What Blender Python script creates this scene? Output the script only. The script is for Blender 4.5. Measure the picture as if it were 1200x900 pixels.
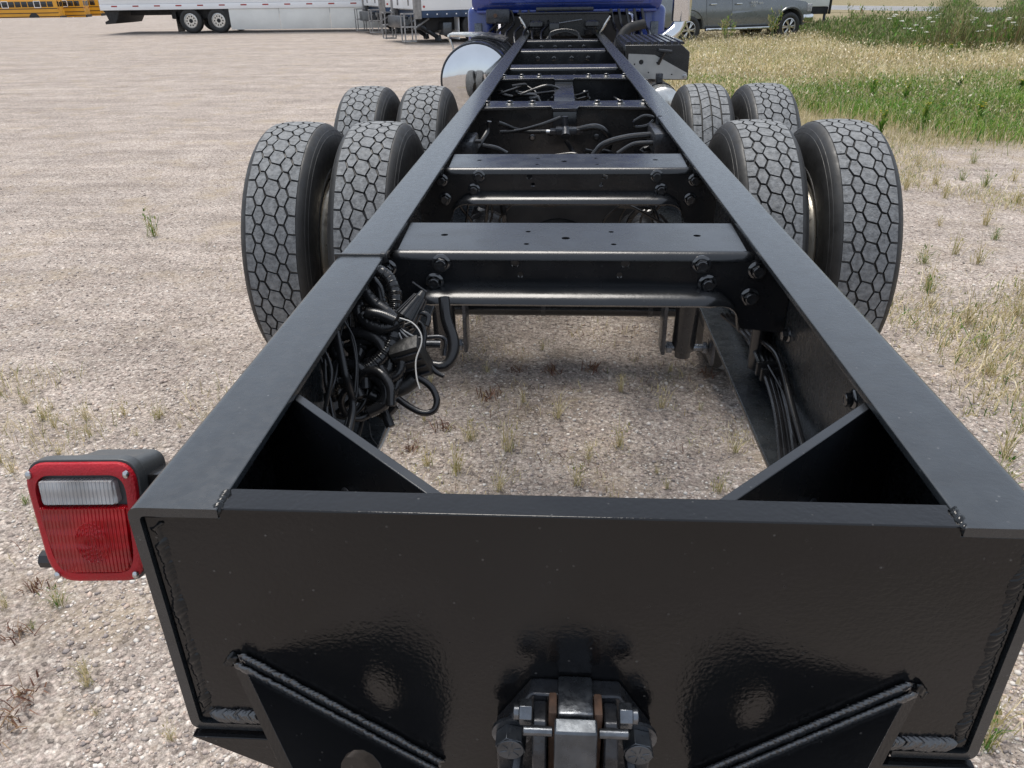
import bpy, bmesh, math, random
import numpy as np
from mathutils import Vector, Matrix
from mathutils.geometry import delaunay_2d_cdt

for o in list(bpy.data.objects):
    bpy.data.objects.remove(o, do_unlink=True)
scene = bpy.context.scene
col = scene.collection
R_ = math.radians

# ------------------------------------------------------------------ camera, sky, sun, exposure
H = 1.13                                  # height of the chassis top above the ground
CAM = (-0.0254, -0.5639, H + 0.4332)
F_PX, PITCH, YAW, ROLL = 890.0, 0.48069, 0.06367, 0.01490
cam_data = bpy.data.cameras.new('camera')
cam = bpy.data.objects.new('camera', cam_data)
col.objects.link(cam)
fw = Vector((-math.sin(YAW) * math.cos(PITCH), math.cos(YAW) * math.cos(PITCH), -math.sin(PITCH)))
rt = Vector((math.cos(YAW), math.sin(YAW), 0))
dn = fw.cross(rt)
r2 = math.cos(ROLL) * rt + math.sin(ROLL) * dn
d2 = -math.sin(ROLL) * rt + math.cos(ROLL) * dn
m = Matrix.Identity(4)
for i in range(3):
    m[i][0], m[i][1], m[i][2], m[i][3] = r2[i], -d2[i], -fw[i], CAM[i]
cam.matrix_world = m
cam_data.sensor_fit = 'HORIZONTAL'
cam_data.sensor_width = 36.0
cam_data.lens = 36.0 * F_PX / 1200.0
cam_data.clip_start = 0.02
cam_data.clip_end = 5000
scene.camera = cam

SUN_EL, SUN_AZ = R_(71), R_(332)          # ahead of the truck and slightly left, veiled by thin cloud
world = bpy.data.worlds.new('World')
scene.world = world
world.use_nodes = True
wn = world.node_tree.nodes
sky = wn.new('ShaderNodeTexSky')
sky.sky_type = 'NISHITA'
sky.sun_disc = False
sky.sun_elevation = SUN_EL
sky.sun_rotation = SUN_AZ
sky.air_density = 1.0
sky.dust_density = 1.5
sky.ozone_density = 1.0
veil = wn.new('ShaderNodeMixRGB')           # thin, even cloud veil over the whole sky
veil.inputs[0].default_value = 0.72
veil.inputs[2].default_value = (4.9, 5.35, 6.05, 1)
world.node_tree.links.new(sky.outputs[0], veil.inputs[1])
world.node_tree.links.new(veil.outputs[0], wn['Background'].inputs['Color'])
wn['Background'].inputs['Strength'].default_value = 0.115
sd = bpy.data.lights.new('sun', 'SUN')
sd.energy = 2.7
sd.angle = R_(32)
sd.color = (1.0, 0.945, 0.87)
sun = bpy.data.objects.new('sun', sd)
col.objects.link(sun)
sv = Vector((math.sin(SUN_AZ) * math.cos(SUN_EL), math.cos(SUN_AZ) * math.cos(SUN_EL), math.sin(SUN_EL)))
sun.rotation_euler = (-sv).to_track_quat('-Z', 'Y').to_euler()
sun.location = sv * 60
scene.view_settings.view_transform = 'Standard'
scene.view_settings.look = 'None'
scene.view_settings.gamma = 1.0
scene.view_settings.exposure = 0.57
scene.view_settings.use_curve_mapping = False

# ------------------------------------------------------------------ materials
MATS = {}
def newmat(name):
    mt = bpy.data.materials.new(name)
    mt.use_nodes = True
    MATS[name] = mt
    return mt, mt.node_tree.nodes, mt.node_tree.links, mt.node_tree.nodes['Principled BSDF']

def ramp(n, stops):
    cr = n.color_ramp
    while len(cr.elements) < len(stops):
        cr.elements.new(0.5)
    for e, (p, c) in zip(cr.elements, stops):
        e.position = p
        e.color = tuple(c) + ((1,) if len(c) == 3 else ())
    return n

def surf(name, color, rough=0.5, metal=0.0, coat=0.0, coat_rough=0.1, var=0.25, nscale=8.0, bump=0.0, bscale=60.0, bdist=0.002,
         rvar=0.12, specks=0.0, speck_col=(0.3, 0.29, 0.27), speck_scale=90.0, spec=0.5, trans=0.0, dirt=0.0, dirt_col=(0.2, 0.18, 0.15), stretch=None):
    mt, N, L, P = newmat(name)
    tc = N.new('ShaderNodeTexCoord')
    src = tc.outputs['Object']
    if stretch:
        mp = N.new('ShaderNodeMapping'); mp.inputs['Scale'].default_value = stretch
        L.new(src, mp.inputs[0]); src2 = mp.outputs[0]
    else:
        src2 = src
    nz = N.new('ShaderNodeTexNoise'); nz.inputs['Scale'].default_value = nscale; nz.inputs['Detail'].default_value = 5
    L.new(src2, nz.inputs['Vector'])
    c0 = [max(0, c * (1 - var)) for c in color]; c1 = [min(1, c * (1 + var)) for c in color]
    rp = ramp(N.new('ShaderNodeValToRGB'), [(0.3, c0), (0.7, c1)])
    L.new(nz.outputs[0], rp.inputs[0])
    cout = rp.outputs[0]
    if dirt > 0:
        n3 = N.new('ShaderNodeTexNoise'); n3.inputs['Scale'].default_value = nscale * 0.7; n3.inputs['Detail'].default_value = 8; n3.inputs['Roughness'].default_value = 0.7
        L.new(src, n3.inputs['Vector'])
        r3 = ramp(N.new('ShaderNodeValToRGB'), [(0.45, (0, 0, 0)), (0.75, (dirt, dirt, dirt))])
        L.new(n3.outputs[0], r3.inputs[0])
        mx = N.new('ShaderNodeMixRGB'); mx.inputs[2].default_value = tuple(dirt_col) + (1,)
        L.new(r3.outputs[0], mx.inputs[0]); L.new(cout, mx.inputs[1]); cout = mx.outputs[0]
    if specks > 0:
        vo = N.new('ShaderNodeTexVoronoi'); vo.inputs['Scale'].default_value = speck_scale
        L.new(src, vo.inputs['Vector'])
        r4 = ramp(N.new('ShaderNodeValToRGB'), [(0.0, (1, 1, 1)), (0.14, (0, 0, 0))])
        L.new(vo.outputs['Distance'], r4.inputs[0])
        n5 = N.new('ShaderNodeTexNoise'); n5.inputs['Scale'].default_value = speck_scale * 0.37
        L.new(src, n5.inputs['Vector'])
        r5 = ramp(N.new('ShaderNodeValToRGB'), [(0.52, (0, 0, 0)), (0.62, (specks, specks, specks))])
        L.new(n5.outputs[0], r5.inputs[0])
        mu = N.new('ShaderNodeMath'); mu.operation = 'MULTIPLY'
        L.new(r4.outputs[0], mu.inputs[0]); L.new(r5.outputs[0], mu.inputs[1])
        mx = N.new('ShaderNodeMixRGB'); mx.inputs[2].default_value = tuple(speck_col) + (1,)
        L.new(mu.outputs[0], mx.inputs[0]); L.new(cout, mx.inputs[1]); cout = mx.outputs[0]
    L.new(cout, P.inputs['Base Color'])
    n2 = N.new('ShaderNodeTexNoise'); n2.inputs['Scale'].default_value = nscale * 2.3; n2.inputs['Detail'].default_value = 6
    L.new(src2, n2.inputs['Vector'])
    mr = N.new('ShaderNodeMapRange')
    mr.inputs['From Min'].default_value = 0.3; mr.inputs['From Max'].default_value = 0.7
    mr.inputs['To Min'].default_value = max(0.02, rough - rvar); mr.inputs['To Max'].default_value = min(1, rough + rvar)
    L.new(n2.outputs[0], mr.inputs[0]); L.new(mr.outputs[0], P.inputs['Roughness'])
    P.inputs['Metallic'].default_value = metal
    P.inputs['Specular IOR Level'].default_value = spec
    P.inputs['Coat Weight'].default_value = coat
    P.inputs['Coat Roughness'].default_value = coat_rough
    P.inputs['Transmission Weight'].default_value = trans
    if bump > 0:
        nb = N.new('ShaderNodeTexNoise'); nb.inputs['Scale'].default_value = bscale; nb.inputs['Detail'].default_value = 4
        L.new(src2, nb.inputs['Vector'])
        bp = N.new('ShaderNodeBump'); bp.inputs['Strength'].default_value = bump; bp.inputs['Distance'].default_value = bdist
        L.new(nb.outputs[0], bp.inputs['Height'])
        L.new(bp.outputs[0], P.inputs['Normal'])
        if coat: L.new(bp.outputs[0], P.inputs['Coat Normal'])
    return mt

surf('black_paint', (0.009, 0.010, 0.0118), 0.26, spec=0.62, var=0.25, bump=0.14, bscale=110, bdist=0.0015, rvar=0.05, specks=0.5, speck_scale=110, speck_col=(0.16, 0.16, 0.155))
surf('black_bolt', (0.02, 0.021, 0.023), 0.16, var=0.3, spec=0.9, coat=0.6, coat_rough=0.08)
surf('grey_plastic', (0.05, 0.054, 0.057), 0.42, var=0.15, bump=0.15, bscale=150)
surf('black_rail', (0.016, 0.019, 0.022), 0.27, spec=0.85, var=0.25, nscale=30, bump=0.2, bscale=150, bdist=0.0015, rvar=0.05, specks=0.6, speck_scale=85, speck_col=(0.2, 0.2, 0.2), dirt=0.05, dirt_col=(0.06, 0.065, 0.068))
surf('black_gloss', (0.006, 0.0062, 0.007), 0.11, spec=0.42, var=0.3, bump=0.22, bscale=210, bdist=0.0020, rvar=0.07, specks=0.75, speck_scale=85, speck_col=(0.14, 0.138, 0.132), nscale=5, dirt=0.05, dirt_col=(0.07, 0.066, 0.06))
surf('black_weld', (0.010, 0.011, 0.012), 0.15, bump=0.12, bscale=200, bdist=0.003, spec=0.35)
surf('weld_glint', (0.03, 0.032, 0.035), 0.24, bump=0.3, bscale=260, bdist=0.003, spec=1.0, coat=0.5, coat_rough=0.15)  # same black paint with a lighter base, mimicking sky glints on these beads
surf('black_plastic', (0.016, 0.016, 0.017), 0.24, bump=0.1, specks=0.3)
surf('black_rubber_hose', (0.010, 0.010, 0.011), 0.24, bump=0.08, bscale=200)
surf('black_tape', (0.012, 0.012, 0.012), 0.5, bump=0.5, bscale=60, bdist=0.006)
surf('rubber_side', (0.018, 0.018, 0.018), 0.55, var=0.3, nscale=14, dirt=0.14, dirt_col=(0.06, 0.058, 0.055), bump=0.15, bscale=90)
surf('rubber_groove', (0.022, 0.022, 0.0225), 0.8, var=0.3, nscale=40)
surf('rubber_tread', (0.155, 0.162, 0.168), 0.85, var=0.4, nscale=60, dirt=0.7, dirt_col=(0.26, 0.262, 0.26), bump=0.7, bscale=140, bdist=0.004, specks=0.9, speck_col=(0.45, 0.44, 0.42), speck_scale=130, rvar=0.08)
surf('rim_alloy', (0.50, 0.47, 0.41), 0.38, metal=0.75, var=0.15, nscale=20, dirt=0.3, dirt_col=(0.25, 0.22, 0.18))
surf('aluminium', (0.62, 0.61, 0.58), 0.27, metal=1.0, var=0.12, nscale=20, dirt=0.25, dirt_col=(0.3, 0.28, 0.25))
surf('chrome', (0.66, 0.67, 0.68), 0.05, metal=1.0, var=0.03, rvar=0.03, bump=0.02, bscale=10)
surf('steel_worn', (0.15, 0.16, 0.175), 0.30, metal=0.9, var=0.35, nscale=60, bump=0.3, bscale=90, dirt=0.35, dirt_col=(0.05, 0.05, 0.055))
surf('steel_dark', (0.045, 0.048, 0.055), 0.3, metal=0.6, var=0.35, nscale=50, bump=0.25, bscale=120, dirt=0.2, dirt_col=(0.12, 0.11, 0.10))
surf('steel_grey', (0.095, 0.105, 0.118), 0.32, metal=0.7, var=0.3, nscale=40, bump=0.15, bscale=90, dirt=0.3, dirt_col=(0.1, 0.095, 0.09))
surf('rusty_steel', (0.10, 0.052, 0.03), 0.75, var=0.45, nscale=70, bump=0.4, bscale=120, dirt=0.5, dirt_col=(0.06, 0.05, 0.045))
surf('zinc_bolt', (0.5, 0.5, 0.5), 0.3, metal=1.0, var=0.2)
surf('panel_silver', (0.42, 0.42, 0.41), 0.45, metal=0.6, var=0.15, dirt=0.2)
surf('wire_grey', (0.45, 0.44, 0.42), 0.45, var=0.1)
surf('wire_red', (0.30, 0.07, 0.05), 0.4, var=0.2)
surf('blue_paint', (0.010, 0.035, 0.22), 0.28, coat=0.8, coat_rough=0.06, var=0.12, nscale=3, dirt=0.12, dirt_col=(0.15, 0.16, 0.2), specks=0.5, speck_scale=14, speck_col=(0.3, 0.32, 0.4))
surf('white_panel', (0.86, 0.87, 0.87), 0.4, var=0.03, nscale=1.2, dirt=0.10, dirt_col=(0.5, 0.49, 0.46))
surf('skirt_panel', (0.78, 0.78, 0.74), 0.45, var=0.06, nscale=1.2, dirt=0.25, dirt_col=(0.45, 0.44, 0.40))
surf('dark_blue', (0.02, 0.045, 0.10), 0.45)
surf('underbody', (0.018, 0.018, 0.019), 0.7, var=0.4)
surf('galvanised', (0.33, 0.33, 0.33), 0.5, metal=0.5, var=0.3, nscale=6)
surf('bus_yellow', (0.72, 0.34, 0.02), 0.4, coat=0.4, var=0.06, nscale=1)
surf('bus_black', (0.02, 0.02, 0.02), 0.45)
surf('pickup_grey', (0.165, 0.178, 0.186), 0.3, metal=0.25, coat=0.9, coat_rough=0.04, var=0.06, nscale=2, dirt=0.04, dirt_col=(0.22, 0.2, 0.17))
surf('orange_red', (0.35, 0.03, 0.02), 0.4)
surf('asphalt', (0.20, 0.20, 0.205), 0.9, var=0.15, nscale=0.8, bump=0.2, bscale=30)
surf('road_paint', (0.72, 0.72, 0.70), 0.7, var=0.1)
surf('silver_letters', (0.7, 0.7, 0.7), 0.25, metal=0.8, var=0.05)

def glassy(name, color, rough=0.05):
    mt, N, L, P = newmat(name)
    P.inputs['Base Color'].default_value = tuple(color) + (1,)
    P.inputs['Roughness'].default_value = rough
    P.inputs['Specular IOR Level'].default_value = 0.7
    nz = N.new('ShaderNodeTexNoise'); nz.inputs['Scale'].default_value = 3
    mr = N.new('ShaderNodeMapRange'); mr.inputs['To Min'].default_value = rough * 0.7; mr.inputs['To Max'].default_value = rough * 1.6
    L.new(nz.outputs[0], mr.inputs[0]); L.new(mr.outputs[0], P.inputs['Roughness'])
    return mt
glassy('window_dark', (0.012, 0.014, 0.016))

def lens_mat(name, color, ribs=420.0, trans=0.55):
    mt, N, L, P = newmat(name)
    tc = N.new('ShaderNodeTexCoord')
    sx = N.new('ShaderNodeSeparateXYZ'); L.new(tc.outputs['Object'], sx.inputs[0])
    hs = []
    for i, ax in enumerate(('X', 'Z')):
        mu = N.new('ShaderNodeMath'); mu.operation = 'MULTIPLY'; mu.inputs[1].default_value = ribs * (1.0 if i == 0 else 0.31)
        L.new(sx.outputs[ax], mu.inputs[0])
        sn = N.new('ShaderNodeMath'); sn.operation = 'SINE'; L.new(mu.outputs[0], sn.inputs[0]); hs.append(sn)
    ad = N.new('ShaderNodeMath'); ad.operation = 'ADD'
    L.new(hs[0].outputs[0], ad.inputs[0]); L.new(hs[1].outputs[0], ad.inputs[1])
    bp = N.new('ShaderNodeBump'); bp.inputs['Strength'].default_value = 0.55; bp.inputs['Distance'].default_value = 0.003
    L.new(ad.outputs[0], bp.inputs['Height'])
    L.new(bp.outputs[0], P.inputs['Normal'])
    nz = N.new('ShaderNodeTexNoise'); nz.inputs['Scale'].default_value = 25
    L.new(tc.outputs['Object'], nz.inputs['Vector'])
    rp = ramp(N.new('ShaderNodeValToRGB'), [(0.3, [c * 0.55 for c in color]), (0.7, color)])
    L.new(nz.outputs[0], rp.inputs[0]); L.new(rp.outputs[0], P.inputs['Base Color'])
    P.inputs['Roughness'].default_value = 0.12
    P.inputs['Transmission Weight'].default_value = trans
    P.inputs['IOR'].default_value = 1.45
    P.inputs['Coat Weight'].default_value = 0.2
    P.inputs['Coat Roughness'].default_value = 0.05
    return mt
lens_mat('red_lens', (0.56, 0.002, 0.010), 1150, 0.22)
lens_mat('clear_lens', (0.85, 0.85, 0.85), 1100, 0.4)
surf('red_reflector', (0.36, 0.002, 0.010), 0.4, coat=0.0, coat_rough=0.1, bump=0.6, bscale=350, bdist=0.002)
surf('lamp_inner', (0.75, 0.72, 0.70), 0.25, metal=0.8, var=0.1)

def attr_mat(name, rough=0.8, bump=0.0, bscale=200, trans=0.0):
    mt, N, L, P = newmat(name)
    at = N.new('ShaderNodeAttribute'); at.attribute_name = 'tint'
    nz = N.new('ShaderNodeTexNoise'); nz.inputs['Scale'].default_value = 60; nz.inputs['Detail'].default_value = 4
    tc = N.new('ShaderNodeTexCoord'); L.new(tc.outputs['Object'], nz.inputs['Vector'])
    mr = N.new('ShaderNodeMapRange'); mr.inputs['To Min'].default_value = 0.7; mr.inputs['To Max'].default_value = 1.3
    L.new(nz.outputs[0], mr.inputs[0])
    vm = N.new('ShaderNodeVectorMath'); vm.operation = 'SCALE'
    L.new(at.outputs['Color'], vm.inputs[0]); L.new(mr.outputs[0], vm.inputs['Scale'])
    L.new(vm.outputs[0], P.inputs['Base Color'])
    P.inputs['Roughness'].default_value = rough
    P.inputs['Specular IOR Level'].default_value = 0.25
    if trans:
        tr = N.new('ShaderNodeBsdfTranslucent'); L.new(vm.outputs[0], tr.inputs[0])
        ms = N.new('ShaderNodeMixShader'); ms.inputs[0].default_value = trans
        out = N['Material Output']
        L.new(P.outputs[0], ms.inputs[1]); L.new(tr.outputs[0], ms.inputs[2]); L.new(ms.outputs[0], out.inputs[0])
    return mt
attr_mat('stone', 0.8)
attr_mat('leaf', 0.6, trans=0.3)

def ground_mat():
    mt, N, L, P = newmat('gravel_ground')
    ge = N.new('ShaderNodeNewGeometry'); pos = ge.outputs['Position']
    def noise(scale, detail=5, rough=0.55, mp=None):
        n = N.new('ShaderNodeTexNoise'); n.inputs['Scale'].default_value = scale; n.inputs['Detail'].default_value = detail; n.inputs['Roughness'].default_value = rough
        if mp:
            k = N.new('ShaderNodeMapping'); k.inputs['Scale'].default_value = mp; k.inputs['Rotation'].default_value = (0, 0, R_(4)); L.new(pos, k.inputs[0]); L.new(k.outputs[0], n.inputs['Vector'])
        else:
            L.new(pos, n.inputs['Vector'])
        return n.outputs[0]
    def mix(f, a, b, mode='MIX', fac=None):
        x = N.new('ShaderNodeMixRGB'); x.blend_type = mode
        if fac is not None: x.inputs[0].default_value = fac
        else: L.new(f, x.inputs[0])
        for i, s in ((1, a), (2, b)):
            if isinstance(s, tuple): x.inputs[i].default_value = s + (1,)
            else: L.new(s, x.inputs[i])
        return x.outputs[0]
    def rmp(v, stops):
        r = ramp(N.new('ShaderNodeValToRGB'), stops); L.new(v, r.inputs[0]); return r.outputs[0]
    base = rmp(noise(1.1, 8, 0.65), [(0.3, (0.43, 0.38, 0.34)), (0.55, (0.53, 0.475, 0.43)), (0.75, (0.63, 0.57, 0.52))])
    vo = N.new('ShaderNodeTexVoronoi'); vo.inputs['Scale'].default_value = 75; L.new(pos, vo.inputs['Vector'])
    hs = N.new('ShaderNodeSeparateColor'); L.new(vo.outputs['Color'], hs.inputs[0])
    peb = rmp(hs.outputs[0], [(0.0, (0.20, 0.18, 0.165)), (0.3, (0.42, 0.36, 0.33)), (0.6, (0.56, 0.50, 0.46)), (0.85, (0.72, 0.68, 0.63)), (1.0, (0.34, 0.29, 0.26))])
    gap = rmp(vo.outputs['Distance'], [(0.2, (1, 1, 1)), (0.62, (0.55, 0.55, 0.55))])
    sel = rmp(hs.outputs[1], [(0.40, (0, 0, 0)), (0.5, (0.9, 0.9, 0.9))])
    c = mix(sel, base, peb)
    c = mix(None, c, gap, 'MULTIPLY', 0.6)
    fine = rmp(noise(160, 4, 0.7), [(0.35, (0.5, 0.48, 0.46)), (0.65, (1.25, 1.22, 1.2))])
    c = mix(None, c, fine, 'MULTIPLY', 0.8)
    mid = rmp(noise(42, 7, 0.85), [(0.36, (0.42, 0.41, 0.41)), (0.5, (0.98, 0.975, 0.97)), (0.63, (1.34, 1.32, 1.3))])
    c = mix(None, c, mid, 'MULTIPLY', 0.9)
    trk = rmp(noise(2.2, 6, 0.6, (0.35, 2.4, 1)), [(0.40, (0.86, 0.85, 0.85)), (0.52, (1.0, 1.0, 1.0)), (0.62, (1.1, 1.09, 1.08))])
    c = mix(None, c, trk, 'MULTIPLY', 0.7)
    patch = rmp(noise(2.6, 8, 0.7), [(0.3, (0.74, 0.72, 0.70)), (0.55, (1.0, 1.0, 1.0)), (0.75, (1.14, 1.13, 1.12))])
    c = mix(None, c, patch, 'MULTIPLY', 0.9)
    streak = rmp(noise(0.8, 10, 0.8, (0.22, 1.5, 1)), [(0.33, (0.74, 0.725, 0.72)), (0.5, (0.96, 0.955, 0.95)), (0.66, (1.10, 1.09, 1.08))])
    c = mix(None, c, streak, 'MULTIPLY', 0.95)
    # vegetated soil under the field on the right
    sp = N.new('ShaderNodeSeparateXYZ'); L.new(pos, sp.inputs[0])
    def mth(op, a, b):
        k = N.new('ShaderNodeMath'); k.operation = op
        for i, s in ((0, a), (1, b)):
            if isinstance(s, (int, float)): k.inputs[i].default_value = s
            else: L.new(s, k.inputs[i])
        return k.outputs[0]
    nn = mth('MULTIPLY', mth('SUBTRACT', noise(0.55, 6, 0.7), 0.5), 6.0)
    fx = mth('ADD', sp.outputs['X'], mth('MULTIPLY', sp.outputs['Y'], 0.05))
    mx_ = N.new('ShaderNodeMapRange'); mx_.inputs['From Min'].default_value = 2.2; mx_.inputs['From Max'].default_value = 3.4; L.new(mth('ADD', fx, mth('MULTIPLY', nn, 0.4)), mx_.inputs[0])
    my_ = N.new('ShaderNodeMapRange'); my_.inputs['From Min'].default_value = 7.4; my_.inputs['From Max'].default_value = 9.6; L.new(mth('ADD', sp.outputs['Y'], nn), my_.inputs[0])
    field = mth('MULTIPLY', mx_.outputs[0], my_.outputs[0])
    soil = rmp(noise(2.2, 6, 0.7), [(0.3, (0.13, 0.11, 0.06)), (0.7, (0.30, 0.25, 0.15))])
    c = mix(field, c, soil)
    # thin dry weeds and dirt patches in the gravel
    pt = rmp(noise(1.7, 9, 0.75), [(0.52, (0, 0, 0)), (0.70, (0.65, 0.65, 0.65))])
    c = mix(pt, c, (0.33, 0.265, 0.18))
    L.new(c, P.inputs['Base Color'])
    P.inputs['Roughness'].default_value = 0.92
    P.inputs['Specular IOR Level'].default_value = 0.2
    b1 = N.new('ShaderNodeBump'); b1.inputs['Strength'].default_value = 0.7; b1.inputs['Distance'].default_value = 0.008; b1.invert = True
    L.new(vo.outputs['Distance'], b1.inputs['Height'])
    b2 = N.new('ShaderNodeBump'); b2.inputs['Strength'].default_value = 0.6; b2.inputs['Distance'].default_value = 0.02
    L.new(noise(9, 8, 0.7), b2.inputs['Height']); L.new(b1.outputs[0], b2.inputs['Normal'])
    L.new(b2.outputs[0], P.inputs['Normal'])
ground_mat()

# ------------------------------------------------------------------ mesh helpers
class MB:
    """collects shapes; build() links them as one mesh object"""
    def __init__(self):
        self.bm = bmesh.new()
    def box(self, lo, hi, bev=0.0, rot=None, seg=2):
        lo = Vector(lo); hi = Vector(hi); c = (lo + hi) / 2; s = hi - lo
        g = bmesh.ops.create_cube(self.bm, size=1.0)
        vs = g['verts']
        mm = Matrix.Translation(c) @ (rot.to_4x4() if rot else Matrix.Identity(4)) @ Matrix.Diagonal((*s, 1))
        bmesh.ops.transform(self.bm, matrix=mm, verts=vs)
        if bev > 0:
            es = list({e for v in vs for e in v.link_edges})
            bmesh.ops.bevel(self.bm, geom=es, offset=bev, segments=seg, profile=0.5, affect='EDGES')
        return self
    def loft(self, rings, closed=True, cap=True):
        bm = self.bm
        vr = [[bm.verts.new(p) for p in r] for r in rings]
        n = len(vr[0])
        for a, b in zip(vr[:-1], vr[1:]):
            for i in range(n if closed else n - 1):
                j = (i + 1) % n
                bm.faces.new((a[i], a[j], b[j], b[i]))
        if cap and closed:
            bm.faces.new(vr[0][::-1]); bm.faces.new(vr[-1])
        return self
    def prism(self, prof, axis, a, b, tf=None):
        """extrude a 2-D profile along an axis between a and b"""
        def P(p, t):
            q = {'x': (t, p[0], p[1]), 'y': (p[0], t, p[1]), 'z': (p[0], p[1], t)}[axis]
            return (tf @ Vector(q)) if tf else q
        return self.loft([[P(p, a) for p in prof], [P(p, b) for p in prof]])
    def cyl(self, p0, p1, r0, r1=None, n=16, cap=True, bev=0.0):
        p0 = Vector(p0); p1 = Vector(p1); r1 = r0 if r1 is None else r1
        d = (p1 - p0); ln = d.length; d = d / ln
        u = d.orthogonal().normalized(); v = d.cross(u)
        def ring(c, r): return [c + (u * math.cos(2 * math.pi * i / n) + v * math.sin(2 * math.pi * i / n)) * r for i in range(n)]
        if bev > 0:
            rs = [ring(p0, r0 - bev), ring(p0 + d * bev, r0), ring(p1 - d * bev, r1), ring(p1, r1 - bev)]
        else:
            rs = [ring(p0, r0), ring(p1, r1)]
        return self.loft(rs, cap=cap)
    def lathe(self, prof, c, axis='x', n=48, cap=False, a0=0.0, a1=2 * math.pi):
        """prof: list of (axial, radius)"""
        full = abs(a1 - a0 - 2 * math.pi) < 1e-6
        rings = []
        k = n if full else n + 1
        for (t, r) in prof:
            ring = []
            for i in range(k):
                a = a0 + (a1 - a0) * i / n
                x, y = r * math.cos(a), r * math.sin(a)
                o = {'x': (t, x, y), 'y': (x, t, y), 'z': (x, y, t)}[axis]
                ring.append((c[0] + o[0], c[1] + o[1], c[2] + o[2]))
            rings.append(ring)
        return self.loft(rings, closed=full, cap=cap)
    def tube(self, pts, r, n=8, step=None, ridge=0.0, pitch=0.0045):
        pts = smooth(pts, step or max(0.006, r * 0.8)) if len(pts) > 2 else [Vector(p) for p in pts]
        if ridge > 0:
            pts = resample(pts, pitch / 2)
        N_ = len(pts); rings = []; u = None
        for i, p in enumerate(pts):
            t = (pts[min(i + 1, N_ - 1)] - pts[max(i - 1, 0)]).normalized()
            u = t.orthogonal().normalized() if u is None else (u - t * u.dot(t)).normalized()
            v = t.cross(u)
            rr = r(i / (N_ - 1)) if callable(r) else r
            if ridge > 0: rr = rr * (1.0 if i % 2 else 1 - ridge)
            rings.append([p + (u * math.cos(2 * math.pi * k / n) + v * math.sin(2 * math.pi * k / n)) * rr for k in range(n)])
        return self.loft(rings)
    def plate(self, outline, holes, th, mw):
        """flat plate with round holes; local x,y plane, thickness along -z; mw = matrix to place it"""
        vs = [Vector(p) for p in outline]; ed = [(i, (i + 1) % len(outline)) for i in range(len(outline))]
        hl = []
        for (hx, hy, hr) in holes:
            k = 14; b = len(vs)
            vs += [Vector((hx + hr * math.cos(2 * math.pi * i / k), hy + hr * math.sin(2 * math.pi * i / k))) for i in range(k)]
            ed += [(b + i, b + (i + 1) % k) for i in range(k)]
            hl.append(list(range(b, b + k)))
        ov, oe, of, *_ = delaunay_2d_cdt(vs, ed, [], 1, 1e-6)
        def inh(c): return any((c[0] - x) ** 2 + (c[1] - y) ** 2 < (r * 0.97) ** 2 for x, y, r in holes)
        bm = self.bm
        top = [bm.verts.new(mw @ Vector((v[0], v[1], 0))) for v in ov]
        bot = [bm.verts.new(mw @ Vector((v[0], v[1], -th))) for v in ov]
        cnt = {}
        for f in of:
            c = sum((ov[i] for i in f), Vector((0, 0))) / len(f)
            if inh(c): continue
            bm.faces.new([top[i] for i in f]); bm.faces.new([bot[i] for i in reversed(f)])
            for i in range(len(f)):
                a, b = f[i], f[(i + 1) % len(f)]
                cnt[(a, b)] = 1
        for (a, b) in cnt:
            if (b, a) not in cnt:
                bm.faces.new((top[b], top[a], bot[a], bot[b]))
        for v in [v for v in top + bot if not v.link_faces]: bm.verts.remove(v)
        return self
    def build(self, name, mat, parent=None, loc=None, smooth_angle=35, bevel=0.0, bseg=2):
        bmesh.ops.recalc_face_normals(self.bm, faces=self.bm.faces)
        me = bpy.data.meshes.new(name)
        self.bm.to_mesh(me); self.bm.free()
        me.materials.append(MATS[mat])
        for p in me.polygons: p.use_smooth = True
        me.set_sharp_from_angle(angle=R_(smooth_angle))
        o = bpy.data.objects.new(name, me)
        col.objects.link(o)
        if parent: o.parent = parent
        if loc is not None: o.location = loc
        if bevel > 0:
            b = o.modifiers.new('bevel', 'BEVEL'); b.width = bevel; b.segments = bseg; b.limit_method = 'ANGLE'; b.angle_limit = R_(40)
            b.harden_normals = False
        return o

def smooth(pts, step):
    P = [Vector(p) for p in pts]
    P = [P[0] * 2 - P[1]] + P + [P[-1] * 2 - P[-2]]
    out = []
    for i in range(1, len(P) - 2):
        p0, p1, p2, p3 = P[i - 1:i + 3]
        n = max(2, int((p2 - p1).length / step))
        for k in range(n):
            t = k / n
            out.append(0.5 * ((2 * p1) + (p2 - p0) * t + (2 * p0 - 5 * p1 + 4 * p2 - p3) * t * t + (3 * p1 - p0 - 3 * p2 + p3) * t ** 3))
    out.append(P[-2])
    return out
def resample(pts, step):
    out = [pts[0]]; acc = 0.0
    for a, b in zip(pts[:-1], pts[1:]):
        ln = (b - a).length; pos = step - acc
        while pos <= ln:
            out.append(a.lerp(b, pos / ln)); pos += step
        acc = ln - (pos - step)
    return out
def roundpoly(pts, rads, seg=4):
    out = []
    n = len(pts)
    for i in range(n):
        p = Vector(pts[i]); a = Vector(pts[i - 1]); b = Vector(pts[(i + 1) % n]); r = rads[i] if isinstance(rads, (list, tuple)) else rads
        if r <= 0: out.append(tuple(p)); continue
        da = (a - p).normalized(); db = (b - p).normalized()
        ang = da.angle(db); t = min(r / math.tan(ang / 2), (a - p).length * .49, (b - p).length * .49)
        s, e = p + da * t, p + db * t
        for k in range(seg + 1):
            q = k / seg
            out.append(tuple((1 - q) ** 2 * s + 2 * q * (1 - q) * p + q * q * e))
    return out
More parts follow.
